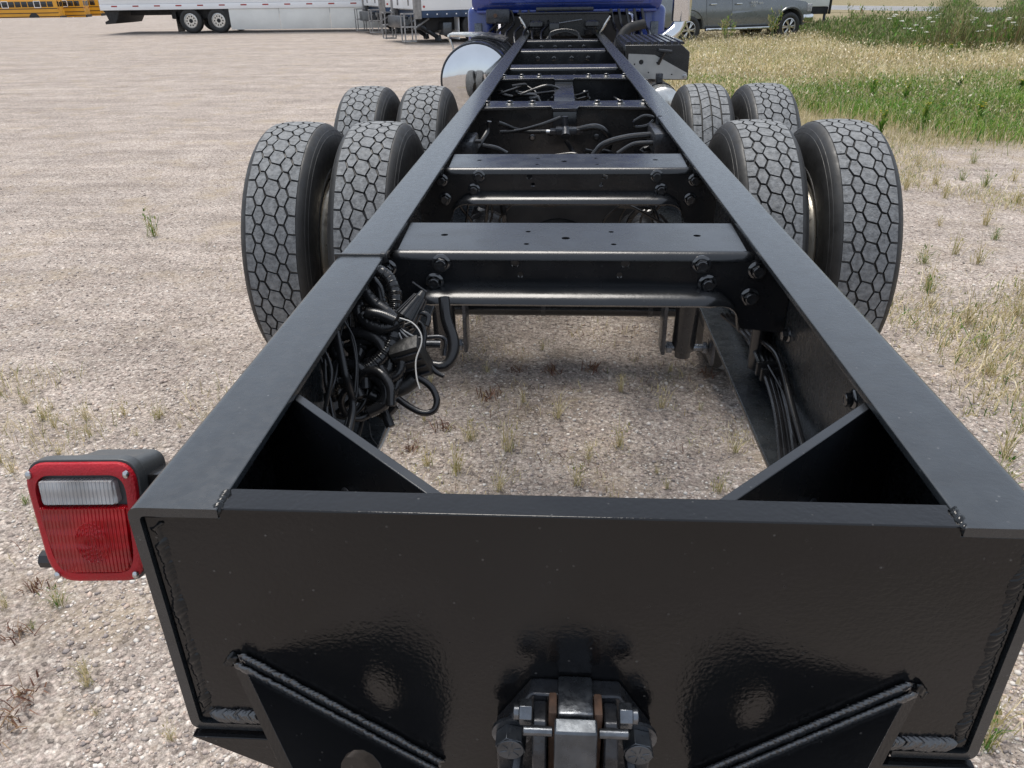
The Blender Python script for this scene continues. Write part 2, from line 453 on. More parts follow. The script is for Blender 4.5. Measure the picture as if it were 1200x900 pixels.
def empty(name, loc=(0, 0, 0), rz=0.0):
    o = bpy.data.objects.new(name, None); o.empty_display_size = 0.2
    col.objects.link(o); o.location = loc; o.rotation_euler = (0, 0, rz); return o
def tag(o, label=None, cat=None, group=None, kind=None):
    if label: o['label'] = label
    if cat: o['category'] = cat
    if group: o['group'] = group
    if kind: o['kind'] = kind
    return o
def copy_tree(o, parent=None):
    c = o.copy(); col.objects.link(c); c.parent = parent
    for ch in o.children: copy_tree(ch, c)
    return c
def npmesh(name, verts, faces, mat, tint=None, smooth_=False):
    me = bpy.data.meshes.new(name)
    nv, nf = len(verts), len(faces); k = faces.shape[1]
    me.vertices.add(nv); me.vertices.foreach_set('co', verts.astype(np.float32).ravel())
    me.loops.add(nf * k); me.loops.foreach_set('vertex_index', faces.astype(np.int32).ravel())
    me.polygons.add(nf); me.polygons.foreach_set('loop_start', np.arange(0, nf * k, k, dtype=np.int32))
    me.update(calc_edges=True)
    if smooth_: me.polygons.foreach_set('use_smooth', np.ones(nf, dtype=bool))
    if tint is not None:
        a = me.attributes.new('tint', 'FLOAT_COLOR', 'POINT')
        a.data.foreach_set('color', np.c_[tint, np.ones(nv)].astype(np.float32).ravel())
    me.materials.append(MATS[mat]); me.validate()
    return me
random.seed(7)
rng = np.random.default_rng(11)
# ------------------------------------------------------------------ ground, road
def gz(x, y):
    """terrain height: flat lot, lower yard far to the left, tiny undulation"""
    x = np.asarray(x, float); y = np.asarray(y, float)
    def ss(t): t = np.clip(t, 0, 1); return t * t * (3 - 2 * t)
    low = -1.6 * ss((y - 66) / 14) * ss((-x - 18) / 10)
    und = 0.010 * np.sin(x * 2.1 + 0.7 * y) + 0.008 * np.sin(1.3 * y - 0.9 * x + 1.0) + 0.006 * np.sin(4.3 * x + 2.0) * np.sin(3.7 * y)
    fade = np.clip((np.abs(y - 3) - 0.0) / 40, 0, 1)
    return low + und * (1 - fade) - 0.01
def axis(lo, hi, fine_lo, fine_hi, st):
    a = list(np.arange(fine_lo, fine_hi + 1e-6, st))
    s = st; v = fine_hi
    while v < hi: s *= 1.16; v += s; a.append(min(v, hi))
    s = st; v = fine_lo
    while v > lo: s *= 1.16; v -= s; a.insert(0, max(v, lo))
    return np.array(a)
gx = axis(-900, 900, -9, 12, 0.22); gy = axis(-900, 1600, -3, 14, 0.22)
X, Y = np.meshgrid(gx, gy)
gv = np.stack([X.ravel(), Y.ravel(), gz(X, Y).ravel()], 1)
nx, ny = len(gx), len(gy)
ii = (np.arange(ny - 1)[:, None] * nx + np.arange(nx - 1)[None]).ravel()
ground = bpy.data.objects.new('ground', npmesh('ground', gv, np.stack([ii, ii + 1, ii + nx + 1, ii + nx], 1), 'gravel_ground', smooth_=True))
col.objects.link(ground); tag(ground, 'pale gravel lot with dusty tyre streaks', 'ground', kind='structure')

def strip(name, mat, a, b, w0, w1, z, label):
    a = Vector(a); b = Vector(b); d = (b - a).normalized(); n = Vector((-d.y, d.x))
    mb = MB()
    vs = [mb.bm.verts.new((p.x, p.y, z)) for p in (a + n * w0, b + n * w0, b + n * w1, a + n * w1)]
    mb.bm.faces.new(vs)
    o = mb.build(name, mat); tag(o, label, name.split('_')[0], kind='structure'); return o
RA, RB = (-30.0, 128.0), (150.0, -140.0)
strip('shoulder', 'gravel_ground', RA, RB, -4.0, 26.0, 0.004, 'pale gravel verge along the road')
road = strip('road', 'asphalt', RA, RB, 0.0, 9.0, 0.010, 'grey asphalt road beyond the weeds')
mb = MB()
d = (Vector(RB) - Vector(RA)).normalized(); n = Vector((-d.y, d.x))
for off in (0.5, 8.4):
    q = [Vector(RA) + n * off, Vector(RB) + n * off, Vector(RB) + n * (off + 0.14), Vector(RA) + n * (off + 0.14)]
    mb.bm.faces.new([mb.bm.verts.new((p.x, p.y, 0.015)) for p in q])
for k in range(60):
    p0 = Vector(RA) + d * (k * 6.0); p1 = p0 + d * 3.0
    q = [p0 + n * 4.45, p1 + n * 4.45, p1 + n * 4.57, p0 + n * 4.57]
    mb.bm.faces.new([mb.bm.verts.new((p.x, p.y, 0.015)) for p in q])
mk = mb.build('road_markings', 'road_paint', road)

# paths of cables and hoses, in chassis coordinates (metres)
A = [(-0.344, 0.714, -0.01), (-0.325, 0.707, -0.019), (-0.312, 0.692, -0.04), (-0.309, 0.676, -0.063), (-0.312, 0.662, -0.082)]
A2 = [(-0.362, 0.734, -0.035), (-0.348, 0.724, -0.049), (-0.34, 0.708, -0.072), (-0.325, 0.697, -0.088)]
B = [(-0.368, 0.677, -0.027), (-0.352, 0.665, -0.043), (-0.337, 0.657, -0.054), (-0.318, 0.649, -0.064), (-0.299, 0.638, -0.08)]
C = [(-0.361, 0.66, -0.051), (-0.372, 0.655, -0.057), (-0.367, 0.64, -0.078), (-0.363, 0.624, -0.099), (-0.362, 0.608, -0.121), (-0.369, 0.599, -0.133)]
D = [(-0.36, 0.627, -0.06), (-0.346, 0.618, -0.072), (-0.323, 0.613, -0.078), (-0.304, 0.615, -0.075), (-0.293, 0.62, -0.068)]
D2 = [(-0.348, 0.619, -0.053), (-0.321, 0.616, -0.056), (-0.295, 0.61, -0.064)]
E = [(-0.399, 0.566, -0.159), (-0.373, 0.57, -0.153), (-0.344, 0.579, -0.14), (-0.319, 0.593, -0.122), (-0.305, 0.607, -0.103), (-0.302, 0.623, -0.082)]
F = [(-0.341, 0.662, -0.12), (-0.356, 0.648, -0.14), (-0.378, 0.639, -0.153)]
F2 = [(-0.315, 0.621, -0.139), (-0.297, 0.616, -0.145), (-0.283, 0.609, -0.154)]
G = [(-0.228, 0.715, -0.061), (-0.222, 0.692, -0.094), (-0.209, 0.672, -0.123), (-0.207, 0.658, -0.142), (-0.215, 0.646, -0.159), (-0.231, 0.642, -0.165), (-0.254, 0.645, -0.161)]
HH = [(-0.295, 0.63, -0.073), (-0.273, 0.637, -0.063), (-0.254, 0.639, -0.06), (-0.243, 0.635, -0.066), (-0.246, 0.625, -0.078)]
H2 = [(-0.29, 0.655, -0.091), (-0.267, 0.659, -0.086), (-0.255, 0.648, -0.101), (-0.256, 0.632, -0.123), (-0.249, 0.619, -0.141), (-0.233, 0.607, -0.157), (-0.217, 0.602, -0.163)]
I = [(-0.287, 0.603, -0.055), (-0.266, 0.599, -0.061), (-0.251, 0.588, -0.074), (-0.248, 0.577, -0.089), (-0.256, 0.559, -0.112), (-0.253, 0.54, -0.135), (-0.247, 0.529, -0.15)]
J = [(-0.259, 0.581, -0.155), (-0.236, 0.571, -0.168), (-0.225, 0.557, -0.185), (-0.23, 0.546, -0.2), (-0.249, 0.543, -0.203), (-0.272, 0.55, -0.195), (-0.293, 0.559, -0.184)]
K = [(-0.254, 0.661, -0.03), (-0.259, 0.655, -0.038), (-0.274, 0.644, -0.054), (-0.282, 0.633, -0.068)]
M = [(-0.342, 0.581, -0.175), (-0.309, 0.576, -0.181), (-0.283, 0.581, -0.174), (-0.267, 0.589, -0.163)]
N = [(-0.334, 0.576, -0.181), (-0.319, 0.558, -0.205), (-0.304, 0.538, -0.23)]
O1 = [(-0.34, 0.597, -0.153), (-0.347, 0.576, -0.181), (-0.357, 0.557, -0.207)]
O2 = [(-0.347, 0.594, -0.175), (-0.369, 0.582, -0.193), (-0.404, 0.562, -0.219)]
O3 = [(-0.356, 0.611, -0.191), (-0.378, 0.595, -0.213), (-0.392, 0.576, -0.238)]
P1w = [(-0.361, 0.553, -0.211), (-0.345, 0.546, -0.22), (-0.337, 0.528, -0.244), (-0.325, 0.519, -0.255)]
P2 = [(-0.378, 0.542, -0.227), (-0.364, 0.552, -0.213), (-0.349, 0.553, -0.211)]
Q = [(-0.304, 0.528, -0.224), (-0.315, 0.511, -0.246), (-0.32, 0.504, -0.254)]
R = [(-0.26, 0.686, -0.141), (-0.234, 0.686, -0.141)]
R2 = [(-0.298, 0.7, -0.139), (-0.232, 0.703, -0.135), (-0.228, 0.683, -0.163)]
L_ = [(-0.272, 0.601, -0.129)]
S0 = [(-0.297, 0.625, -0.079)]
S = [(-0.292, 0.607, -0.103), (-0.286, 0.608, -0.102), (-0.281, 0.609, -0.101), (-0.275, 0.61, -0.099), (-0.269, 0.611, -0.097), (-0.266, 0.612, -0.096)]
tie = [(-0.27, 0.651, -0.009), (-0.245, 0.641, -0.023)]
RC= [[(0.341, 1.027, -0.215), (0.386, 0.983, -0.245), (0.387, 0.823, -0.245), (0.382, 0.685, -0.265), (0.347, 0.5, -0.265)], [(0.352, 1.027, -0.215), (0.397, 0.984, -0.245), (0.396, 0.824, -0.245), (0.389, 0.686, -0.265), (0.355, 0.5, -0.265)], [(0.363, 1.027, -0.215), (0.408, 0.984, -0.245), (0.404, 0.824, -0.245), (0.397, 0.686, -0.265), (0.364, 0.5, -0.265)], [(0.374, 1.028, -0.215), (0.419, 0.984, -0.245), (0.413, 0.824, -0.245), (0.405, 0.686, -0.265), (0.372, 0.501, -0.265)]]
v1 = [(-0.017, 2.7, -0.039), (-0.105, 2.7, -0.07), (-0.195, 2.72, -0.094), (-0.269, 2.72, -0.099)]
v2 = [(-0.274, 2.72, -0.062), (-0.174, 2.74, -0.098), (-0.061, 2.72, -0.097)]
v3 = [(0.051, 2.7, -0.087), (0.127, 2.68, -0.073), (0.172, 2.68, -0.1), (0.186, 2.7, -0.146), (0.172, 2.72, -0.194)]
v4 = [(0.325, 2.4, -0.059), (0.226, 2.4, -0.069), (0.146, 2.4, -0.093), (0.107, 2.4, -0.133)]
v5 = [(0.315, 2.3, -0.071), (0.248, 2.3, -0.076), (0.191, 2.3, -0.109)]
v6 = [(-0.293, 2.5, -0.023), (-0.3, 2.5, -0.058), (-0.322, 2.45, -0.09), (-0.344, 2.4, -0.116)]
v7 = [(-0.313, 2.4, -0.097), (-0.262, 2.4, -0.107), (-0.221, 2.4, -0.127)]
v8 = [(0.262, 2.5, -0.026), (0.301, 2.5, -0.006), (0.338, 2.5, -0.016), (0.314, 2.5, -0.041), (0.268, 2.5, -0.046), (0.262, 2.5, -0.026)]
valve = [(-0.038, 2.7, -0.092), (0.051, 2.7, -0.092), (-0.0, 2.7, -0.039)]
v9 = [(-0.382, 2.3, -0.069), (-0.333, 2.3, -0.064), (-0.308, 2.3, -0.064)]
T_gap = [(0.13, 1.69), (-0.06, 2.22), (-0.54, 1.87), (0.63, 1.74), (0.35, 1.78), (-0.33, 2.0), (-0.19, 2.22), (-0.48, 2.13), (0.23, 2.38), (0.11, 1.89), (0.58, 2.24), (0.36, 2.23), (-0.2, 1.65), (-0.01, 1.66), (-0.36, 1.73), (-0.07, 2.83), (-0.39, 2.62), (0.65, 2.48), (0.74, 2.04), (0.55, 2.56), (-0.18, 1.88), (0.24, 2.02), (-0.6, 2.44), (0.37, 1.68), (-0.56, 1.64), (0.55, 1.63)]
T_left = [(-2.97, 4.66), (-2.31, 2.15), (-2.16, 2.08), (-2.03, 2.12), (-1.87, 2.16), (-1.69, 2.11), (-1.6, 2.17), (-1.44, 2.1), (-2.09, 1.75), (-1.98, 1.7), (-1.91, 1.82), (-1.83, 1.95), (-1.31, 0.85), (-1.5, 0.94), (-1.24, 0.78), (-1.61, 1.04), (-1.47, 1.01), (-1.69, 1.96), (-1.55, 1.96), (-1.88, 1.49), (-2.53, 2.38), (-1.45, 1.96), (-2.19, 2.19), (-1.94, 2.09), (-1.73, 1.22), (-5.11, 6.21), (-1.73, 1.35), (-0.91, 0.54), (-1.23, 0.66), (-0.75, 0.52), (-1.26, 0.52)]
T_red = [(-1.31, 0.62), (-1.29, 0.67), (-0.32, 2.33), (-0.03, 2.54), (-0.22, 2.45), (-0.53, 2.0), (-0.61, 1.87), (0.7, 2.57), (0.84, 2.66), (0.17, 2.64), (-1.52, 0.9), (-1.5, 1.23), (-1.53, 1.0)]
T_right = [(3.02, 6.19), (3.3, 6.36), (3.59, 6.53), (3.65, 6.19), (4.0, 6.52), (3.24, 5.89), (3.53, 7.09), (4.01, 7.08), (2.27, 4.19), (2.22, 3.72), (2.59, 4.2), (3.08, 4.77), (2.53, 3.59), (1.96, 3.32), (2.05, 2.88), (1.95, 2.52), (2.03, 3.09), (1.58, 2.59), (2.47, 4.98), (2.71, 4.99), (3.07, 5.1), (1.85, 2.21), (1.69, 1.95), (1.56, 1.75), (2.51, 4.38), (2.1, 3.72), (3.64, 5.74), (2.31, 3.33), (1.0, 0.67), (1.1, 0.82), (0.96, 0.6), (1.17, 0.93)]
# ------------------------------------------------------------------ the truck
truck = empty('truck')
tag(truck, 'bare black truck chassis with eight drive tyres, pintle hitch and a blue cab', 'truck')
FZ = (0, 0, H)
def part(name, mb, mat, **k):
    return mb.build(name, mat, truck, FZ, **k)
_bolt = {}
def bolt(parent, pos, d, r=0.011, mat='black_bolt', name='bolt'):
    """hex flange bolt; head looks along d"""
    key = (r, mat)
    if key not in _bolt:
        b = MB()
        b.lathe([(0, r * 1.45), (r * .12, r * 1.45), (r * .30, r * 1.30), (r * .38, r * 1.05)], (0, 0, 0), 'z', 22)
        b.cyl((0, 0, r * 0.30), (0, 0, r * 1.15), r * .98, r * .98, n=6)
        b.lathe([(r * 1.15, r * .84), (r * 1.22, r * .74), (r * 1.22, r * .56), (r * 1.05, r * .54), (r * 1.05, .0004)], (0, 0, 0), 'z', 14)
        o = b.build(name, mat, parent)
        _bolt[key] = o.data
    else:
        o = bpy.data.objects.new(name, _bolt[key]); col.objects.link(o); o.parent = parent
    o.location = pos
    o.rotation_euler = (Vector(d).to_track_quat('Z', 'Y') @ Matrix.Rotation(random.uniform(0, 1), 4, 'Z').to_quaternion()).to_euler()
    return o

I_, O_, WB = 0.343, 0.432, 0.421
RH = 0.31
# frame rails
for s in (-1, 1):
    prof = roundpoly([(s * I_, 0), (s * O_, 0), (s * O_, -RH), (s * I_, -RH), (s * I_, -RH + .010), (s * WB, -RH + .010), (s * WB, -.010), (s * I_, -.010)],
                     [.002, .013, .013, .002, .002, .006, .006, .002], 5)
    b = MB(); ys = [0.0, 0.77, 2, 4, 6, 9.6]
    b.loft([[(x, y, z) for x, z in prof] for y in ys])
    rail = part('frame_rail', b, 'black_rail', smooth_angle=40)
    for y, z in ((0.46, -.12), (0.80, -.165), (0.62, -.06), (1.25, -.1), (1.25, -.2), (2.1, -.1), (2.1, -.2), (5.0, -.08), (5.4, -.08), (5.8, -.08), (6.6, -.08)):
        if s > 0 or y > 0.9: bolt(rail, (s * WB, y, z), (-s, 0, 0), 0.011)
    # inner reinforcement with a rounded vertical bend next to the first crossmember
    b = MB()
    b.box((min(s * .405, s * .4185), 0.90, -.285), (max(s * .405, s * .4185), 1.35, -.02), .004)
    b.cyl((s * .396, 0.905, -.02), (s * .396, 0.905, -.285), .016, n=16)
    part('rail_liner', b, 'black_paint')
# cable tie round the left flange
b = MB(); b.box((-.435, .765, -.012), (-.340, .772, .0035), .001); b.box((-.349, .760, -.013), (-.338, .776, .006), .002)
part('cable_tie', b, 'black_plastic')

# rear plate
pl = [(-.344, -.002), (.344, -.002), (.344, -.0125), (.4185, -.0125), (.4185, -.2975), (.345, -.2975), (.345, -.313), (.29, -.47), (-.29, -.47), (-.345, -.313), (-.345, -.2975), (-.4185, -.2975), (-.4185, -.0125), (-.344, -.0125)]
MZ = Matrix(((1, 0, 0, 0), (0, 0, -1, 0.004), (0, 1, 0, 0), (0, 0, 0, 1)))     # local xy -> world xz, thickness towards +y
b = MB(); b.plate(pl, [], .034, MZ)
rear = part('rear_plate', b, 'black_gloss', bevel=.0015)
# drop plate set behind the tail of the rails
for s in (-1, 1):
    b = MB(); b.plate([(s * .430, -.3135), (s * .300, -.3135), (s * .300, -.40), (s * .345, -.362)], [], .012, Matrix.Translation((0, -0.012, 0)) @ MZ)
    part('drop_plate', b, 'black_gloss', bevel=.001)
def bead(p0, p1, r, seedv, wob=0.18, pitch=0.0060):
    rd = random.Random(seedv)
    p0 = Vector(p0); p1 = Vector(p1); n = max(8, int((p1 - p0).length / pitch * 6))
    mbx = MB(); pts = []
    d = (p1 - p0).normalized(); u = d.orthogonal().normalized(); v = d.cross(u)
    ph = rd.random() * 6; jit = [rd.uniform(-1, 1) for _ in range(n + 3)]
    rings = []
    for i in range(n + 1):
        t = i / n; c = p0.lerp(p1, t)
        sc = abs(math.sin(math.pi * i / 6.0 + ph + 1.6 * jit[i // 6] * (.3 + wob))) ** .6
        rr = r * (0.78 + 0.20 * sc + wob * 0.5 * (jit[i // 6] * (1 - (i % 6) / 6) + jit[i // 6 + 1] * (i % 6) / 6)) * (0.55 if i in (0, n) else 1)
        c = c + (u * jit[i // 6] + v * jit[i // 6 + 1]) * r * 0.06
        rings.append([Vector((q.x, c.y + (q.y - c.y) * .62, q.z)) for q in [c + (u * math.cos(a) + v * math.sin(a)) * rr + d * (0.5 * r * math.cos(2 * a)) for a in [2 * math.pi * k / 12 for k in range(12)]]])
    mbx.loft(rings); return mbx
for s in (-1, 1):
    bead((s * .408, .007, -.022), (s * .410, .007, -.286), .0085, 3 + s, .5, .0075).build('weld_bead', 'black_weld', rear, smooth_angle=70)
    bead((s * .402, .003, -.290), (s * .349, .003, -.290), .0110, 9 + s, 0.15).build('weld_bead', 'weld_glint', rear, smooth_angle=70)
    bead((s * .349, .003, -.290), (s * .325, .003, -.291), .0105, 19 + s, 0.15).build('weld_bead', 'weld_glint', rear, smooth_angle=70)
    bead((s * .345, .002, -.004), (s * .345, .030, -.002), .0055, 29 + s, .5).build('weld_bead', 'black_weld', rear, smooth_angle=70)
    # safety chain plate, welded on edge
    dd = Vector((-s * .788, 0, -.615)); nn = Vector((-s * .615, 0, .788)); P1 = Vector((s * .358, .003, -.196)) if s < 0 else Vector((s * .343, .003, -.203))
    M4 = Matrix((( dd.x, 0, nn.x, P1.x), (dd.y, -1, nn.y, P1.y), (dd.z, 0, nn.z, P1.z), (0, 0, 0, 1)))
    b = MB(); b.plate(roundpoly([(0, 0), (.262, 0), (.262, .085), (.225, .145), (.165, .145)], [0, 0, .03, .04, .03]), [(.172, .056, .0265)], .0165, M4)
    cp = part('safety_chain_plate', b, 'black_gloss', bevel=.0012)
    for off, hh, r, sd_ in ((.003, .005, .0062, 40), (.012, .0015, .0048, 50)):
        a0 = P1 + Vector((0, -off, 0)) + nn * hh; a1 = a0 + dd * .262
        bead(a0, a1, r, sd_ + s).build('weld_bead', 'weld_glint', cp, smooth_angle=70)
    bead(P1 - dd * .004 + Vector((0, -.002, 0)), P1 - dd * .004 - nn * .018 + Vector((0, -.002, 0)), .0055, 60 + s).build('weld_bead', 'black_weld', cp, smooth_angle=70)
    # corner gusset between rail and rear plate
    g0 = Vector((s * .419, .318, 0)); g1 = Vector((s * .132, .038, 0)); t = (g1 - g0).normalized(); nrm = Vector((-t.y, t.x, 0)) * .006
    b = MB(); q = [g0 + nrm, g1 + nrm, g1 - nrm, g0 - nrm]
    b.loft([[(p.x, p.y, -.011) for p in q], [(p.x, p.y, -.265) for p in q]])
    gu = part('corner_gusset', b, 'black_paint', bevel=.001)
    c = g0.lerp(g1, .52)
    bolt(gu, (c.x, c.y - .010, -.10), (s * .7, -.7, 0), .008, 'steel_dark')

# pintle hitch ---------------------------------------------------------------
b = MB()
oc = [(-.083, -.272), (-.046, -.212), (.046, -.212), (.083, -.272), (.083, -.36), (.046, -.42), (-.046, -.42), (-.083, -.36)]
b.plate(oc, [], .022, Matrix.Translation((0, -.0225, 0)) @ MZ)
pin = part('pintle_hitch', b, 'steel_dark', bevel=.003)
for s in (-1, 1):
    b = MB(); b.prism(roundpoly([(-.018, -.219), (-.047, -.219), (-.062, -.25), (-.066, -.36), (-.018, -.36)], [.004, .010, .012, .004, .004]), 'x', s * .0285, s * .043)
    b.build('hook_cheek', 'steel_dark', pin, bevel=.002)
    b = MB(); b.box((min(s * .0185, s * .027), -.044, -.35), (max(s * .0185, s * .027), -.018, -.2075), .002)
    b.build('latch_side', 'rusty_steel', pin)
    b = MB(); b.cyl((s * .0435, -.040, -.212), (s * .056, -.040, -.212), .0125, n=6); b.cyl((s * .056, -.040, -.212), (s * .062, -.040, -.212), .008, n=12)
    b.build('nut', 'steel_worn', pin, bevel=.0008)
    b = MB(); b.cyl((s * .0225, -.057, -.218), (s * .052, -.057, -.218), .0048, n=14, bev=.001); b.build('latch_pin', 'steel_worn', pin)
    for z in (-.268, -.36):
        b = MB(); b.cyl((s * .066, -.0186, z), (s * .066, -.023, z), .021, n=20); b.build('washer', 'steel_worn', pin)
        b = MB(); b.cyl((s * .066, -.023, z), (s * .066, -.041, z), .0165, n=6); b.cyl((s * .066, -.041, z), (s * .066, -.0425, z), .0145, n=18)
        for a in (0.3, 1.35, 2.4, 3.45, 4.5, 5.55):
            cc = Vector((s * .066 + .0075 * math.cos(a), -.0426, z + .0075 * math.sin(a))); b.box(cc - Vector((.0038, .0006, .0007)), cc + Vector((.0038, .0006, .0007)), rot=Matrix.Rotation(-a, 3, 'Y'))
        bo = b.build('mounting_bolt', 'steel_grey', pin, bevel=.0008)
    b = MB(); b.tube([(s * .058, -.030, -.285), (s * .060, -.046, -.300), (s * .050, -.060, -.315), (s * .040, -.064, -.335)], .006, 10); b.build('spring_arm', 'steel_dark', pin)
b = MB(); b.box((-.0180, -.046, -.25), (.0180, .002, -.2055), .003)
b.build('latch_lock', 'steel_worn', pin)
b = MB(); b.loft([[(-.021, -.048, -.208), (.021, -.048, -.208), (.021, -.064, -.211), (-.021, -.064, -.211)],
                  [(-.021, -.050, -.250), (.021, -.050, -.250), (.021, -.072, -.252), (-.021, -.072, -.252)],
                  [(-.020, -.056, -.330), (.020, -.056, -.330), (.020, -.090, -.332), (-.020, -.090, -.332)]])
lh = b.build('latch_handle', 'steel_grey', pin, bevel=.002)
b = MB(); b.lathe([(0, .0022), (.0022, .0022), (.0022, .0042), (0, .0042)], (0, -.0765, -.262), 'y', 16); b.build('latch_rivet', 'black_bolt', pin)
b = MB(); b.box((-.05, -.09, -.44), (.05, -.02, -.34), .02); b.build('hook_jaw', 'steel_dark', pin)
b = MB(); b.lathe([(.0, .045), (.03, .05), (.05, .075)], (0, -.005, -.31), 'y', 24); 
b.build('hook_shank', 'steel_dark', pin)

# tail light -----------------------------------------------------------------
TL = roundpoly([(-.086, .074), (.084, .074), (.080, -.076), (-.066, -.076)], [.030, .030, .036, .044], 7)
def sc(pts, k, dz=0): return [(x * k, z * k + dz) for x, z in pts]
b = MB()
b.loft([[(x, .0, z) for x, z in TL], [(x, .016, z) for x, z in TL], [(x * .90, .022, z * .90) for x, z in TL], [(x * .76 + .015, .062, z * .72 + .008) for x, z in TL], [(x * .72 + .015, .078, z * .68 + .01) for x, z in TL]])
tail = b.build('tail_light', 'grey_plastic', truck, (-.557, .108, H - .103), bevel=.001)
tail.rotation_euler = (R_(-14), 0, R_(3)); tail.scale = (.775, 1, 1)
b = MB(); o1 = sc(TL, .965); i1 = sc(TL, .80, -.001)
b.loft([[(x, -.0005, z) for x, z in o1], [(x, -.006, z) for x, z in sc(TL, .955)], [(x, -.0085, z) for x, z in sc(TL, .90)], [(x, -.0085, z) for x, z in i1], [(x, -.001, z) for x, z in sc(TL, .79)]], cap=False)
b.build('reflector_rim', 'red_reflector', tail)
b = MB(); lz = roundpoly([(-.066, .020), (.066, .020), (.061, -.061), (-.050, -.061)], [.004, .004, .020, .026], 6)
def inset(p, k):
    c = sum((Vector(q) for q in p), Vector((0, 0))) / len(p)
    return [tuple(c + (Vector(q) - c) * k) for q in p]
b.loft([[(x, .0, z) for x, z in lz], [(x, -.0085, z) for x, z in lz], [(x, -.011, z) for x, z in inset(lz, .96)], [(x, -.0120, z) for x, z in inset(lz, .5)]])
red = b.build('red_lens', 'red_lens', tail)
b = MB()
for k in range(5):
    r = .006 + .0045 * k
    b.lathe([(-.0122 + .0001 * k, r - .0011), (-.0126, r), (-.0122 + .0001 * k, r + .0011)], (.008, 0, -.022), 'y', 32)
b.build('lens_rings', 'red_lens', tail)
b = MB(); wz = roundpoly([(-.060, .052), (.050, .052), (.054, .0235), (-.058, .0235)], .005, 4)
b.loft([[(x, .0, z) for x, z in wz], [(x, -.0085, z) for x, z in wz], [(x, -.011, z) for x, z in inset(wz, .95)]])
b.build('reversing_lens', 'clear_lens', tail)
b = MB(); b.box((-.070, .006, -.064), (.070, .012, .060), .002); b.build('lamp_reflector', 'lamp_inner', tail)
for x, z in ((-.0715, .059), (.0700, .059), (-.0530, -.0635), (.0640, -.0635)):
    b = MB(); b.lathe([(-.0085, .0048), (-.0105, .0044), (-.0120, .0025), (-.0123, .0003)], (x, 0, z), 'y', 14, cap=True); b.build('screw', 'zinc_bolt', tail)
b = MB(); b.cyl((-.105, .030, -.062), (-.06, .030, -.062), .011, n=8); b.build('marker_lamp', 'black_plastic', tail)
b = MB(); b.box((.060, .030, -.05), (.156, .075, .045), .004); b.build('mounting_bracket', 'black_plastic', tail)

# crossmembers ---------------------------------------------------------------
def crossmember(y0, arch=True, depth=.205, holes=True, lip_z=-.080, bolts=True):
    b = MB()
    top = -.0125
    ol = roundpoly([(-.332, y0 + .016), (.332, y0 + .016), (.340, y0 + depth), (-.340, y0 + depth)], 0.0)
    hs = [(-.255, y0 + .115, .0075), (.255, y0 + .115, .0075), (-.008, y0 + .095, .0085), (-.085, y0 + .14, .0055), (.085, y0 + .14, .0055), (-.085, y0 + .055, .0055), (.085, y0 + .055, .0055)] if holes else []
    b.plate(ol, hs, .008, Matrix.Translation((0, 0, top)))
    # rolled rear edge with rounded ends
    rows = []
    for k in range(7):
        a = math.pi / 2 * k / 6
        rows.append((y0 + .016 - .016 * math.sin(a), top - .016 + .016 * math.cos(a)))
    xs = [-.349, -.344, -.336] + list(np.linspace(-.325, .325, 9)) + [.336, .344, .349]
    def endk(x): return 1.0 if abs(x) < .329 else max(.0, 1 - ((abs(x) - .329) / .020) ** 2)
    b.loft([[(x, y0 + (yy - y0) * 1.0 + (1 - endk(x)) * .012, zz - (1 - endk(x)) * .010) for (yy, zz) in rows] for x in xs], closed=False, cap=False)
    cmo = part('crossmember', b, 'black_paint', smooth_angle=50)
    # rear face with arched cut-out
    if arch:
        ar = []
        for k in range(9):
            a = math.pi / 2 * k / 8
            ar.append((.250 + .075 * math.sin(a), lip_z - .060 + .060 * math.cos(a)))
        right = ar + [(.335, -.165), (.4185, -.175), (.4185, -.0285)]
        ol = [( -x, z) for x, z in reversed(right)] + right
        hs = [(-.105, -.035, .0085), (.105, -.035, .0085), (-.095, -.058, .006), (.095, -.058, .006)]
        b = MB(); b.plate(ol, hs if holes else [], .008, Matrix.Translation((0, y0, 0)) @ MZ)
        b.build('face', 'black_paint', cmo)
        path = [(-x, z) for x, z in reversed(ar + [(.330, -.160)])] + ar + [(.330, -.160)]
        b = MB()
        sect = []
        for (x, z) in path:
            e = min(1, max(0, (.345 - abs(x)) / .08)); w = .010 + .044 * e
            k_ = w / .054; sect.append([(x, y0 + .004, z)] + [(x, y0 - w * .85 * math.sin(R_(a)), z - k_ * .020 * (1 - math.cos(R_(a)))) for a in (0, 18, 36, 54, 72, 90)] + [(x, y0 - w * .70, z - k_ * .026), (x, y0 - w * .35, z - k_ * .016 - .002), (x, y0 + .004, z - .010)])
        b.loft(sect)
        b.build('lower_flange', 'black_paint', cmo, smooth_angle=60)
    else:
        b = MB(); b.box((-.4185, y0, -.20), (.4185, y0 + .008, -.0285)); b.build('face', 'black_paint', cmo)
    if bolts:
        for s in (-1, 1):
            for x, z in ((.247, -.034), (.262, -.072), (.352, -.045), (.345, -.098)):
                bolt(cmo, (s * x, y0 - .0002, z), (0, -1, 0), .0125)
    return cmo
cm1 = crossmember(.828)
cm2 = crossmember(1.585)
for y in (4.56, 6.0, 7.3):
    c_ = crossmember(y, arch=False, depth=.24, holes=False, bolts=False)
    for x in (-.2, -.07, .07, .2): bolt(c_, (x, y, -.07), (0, -1, 0), .012)
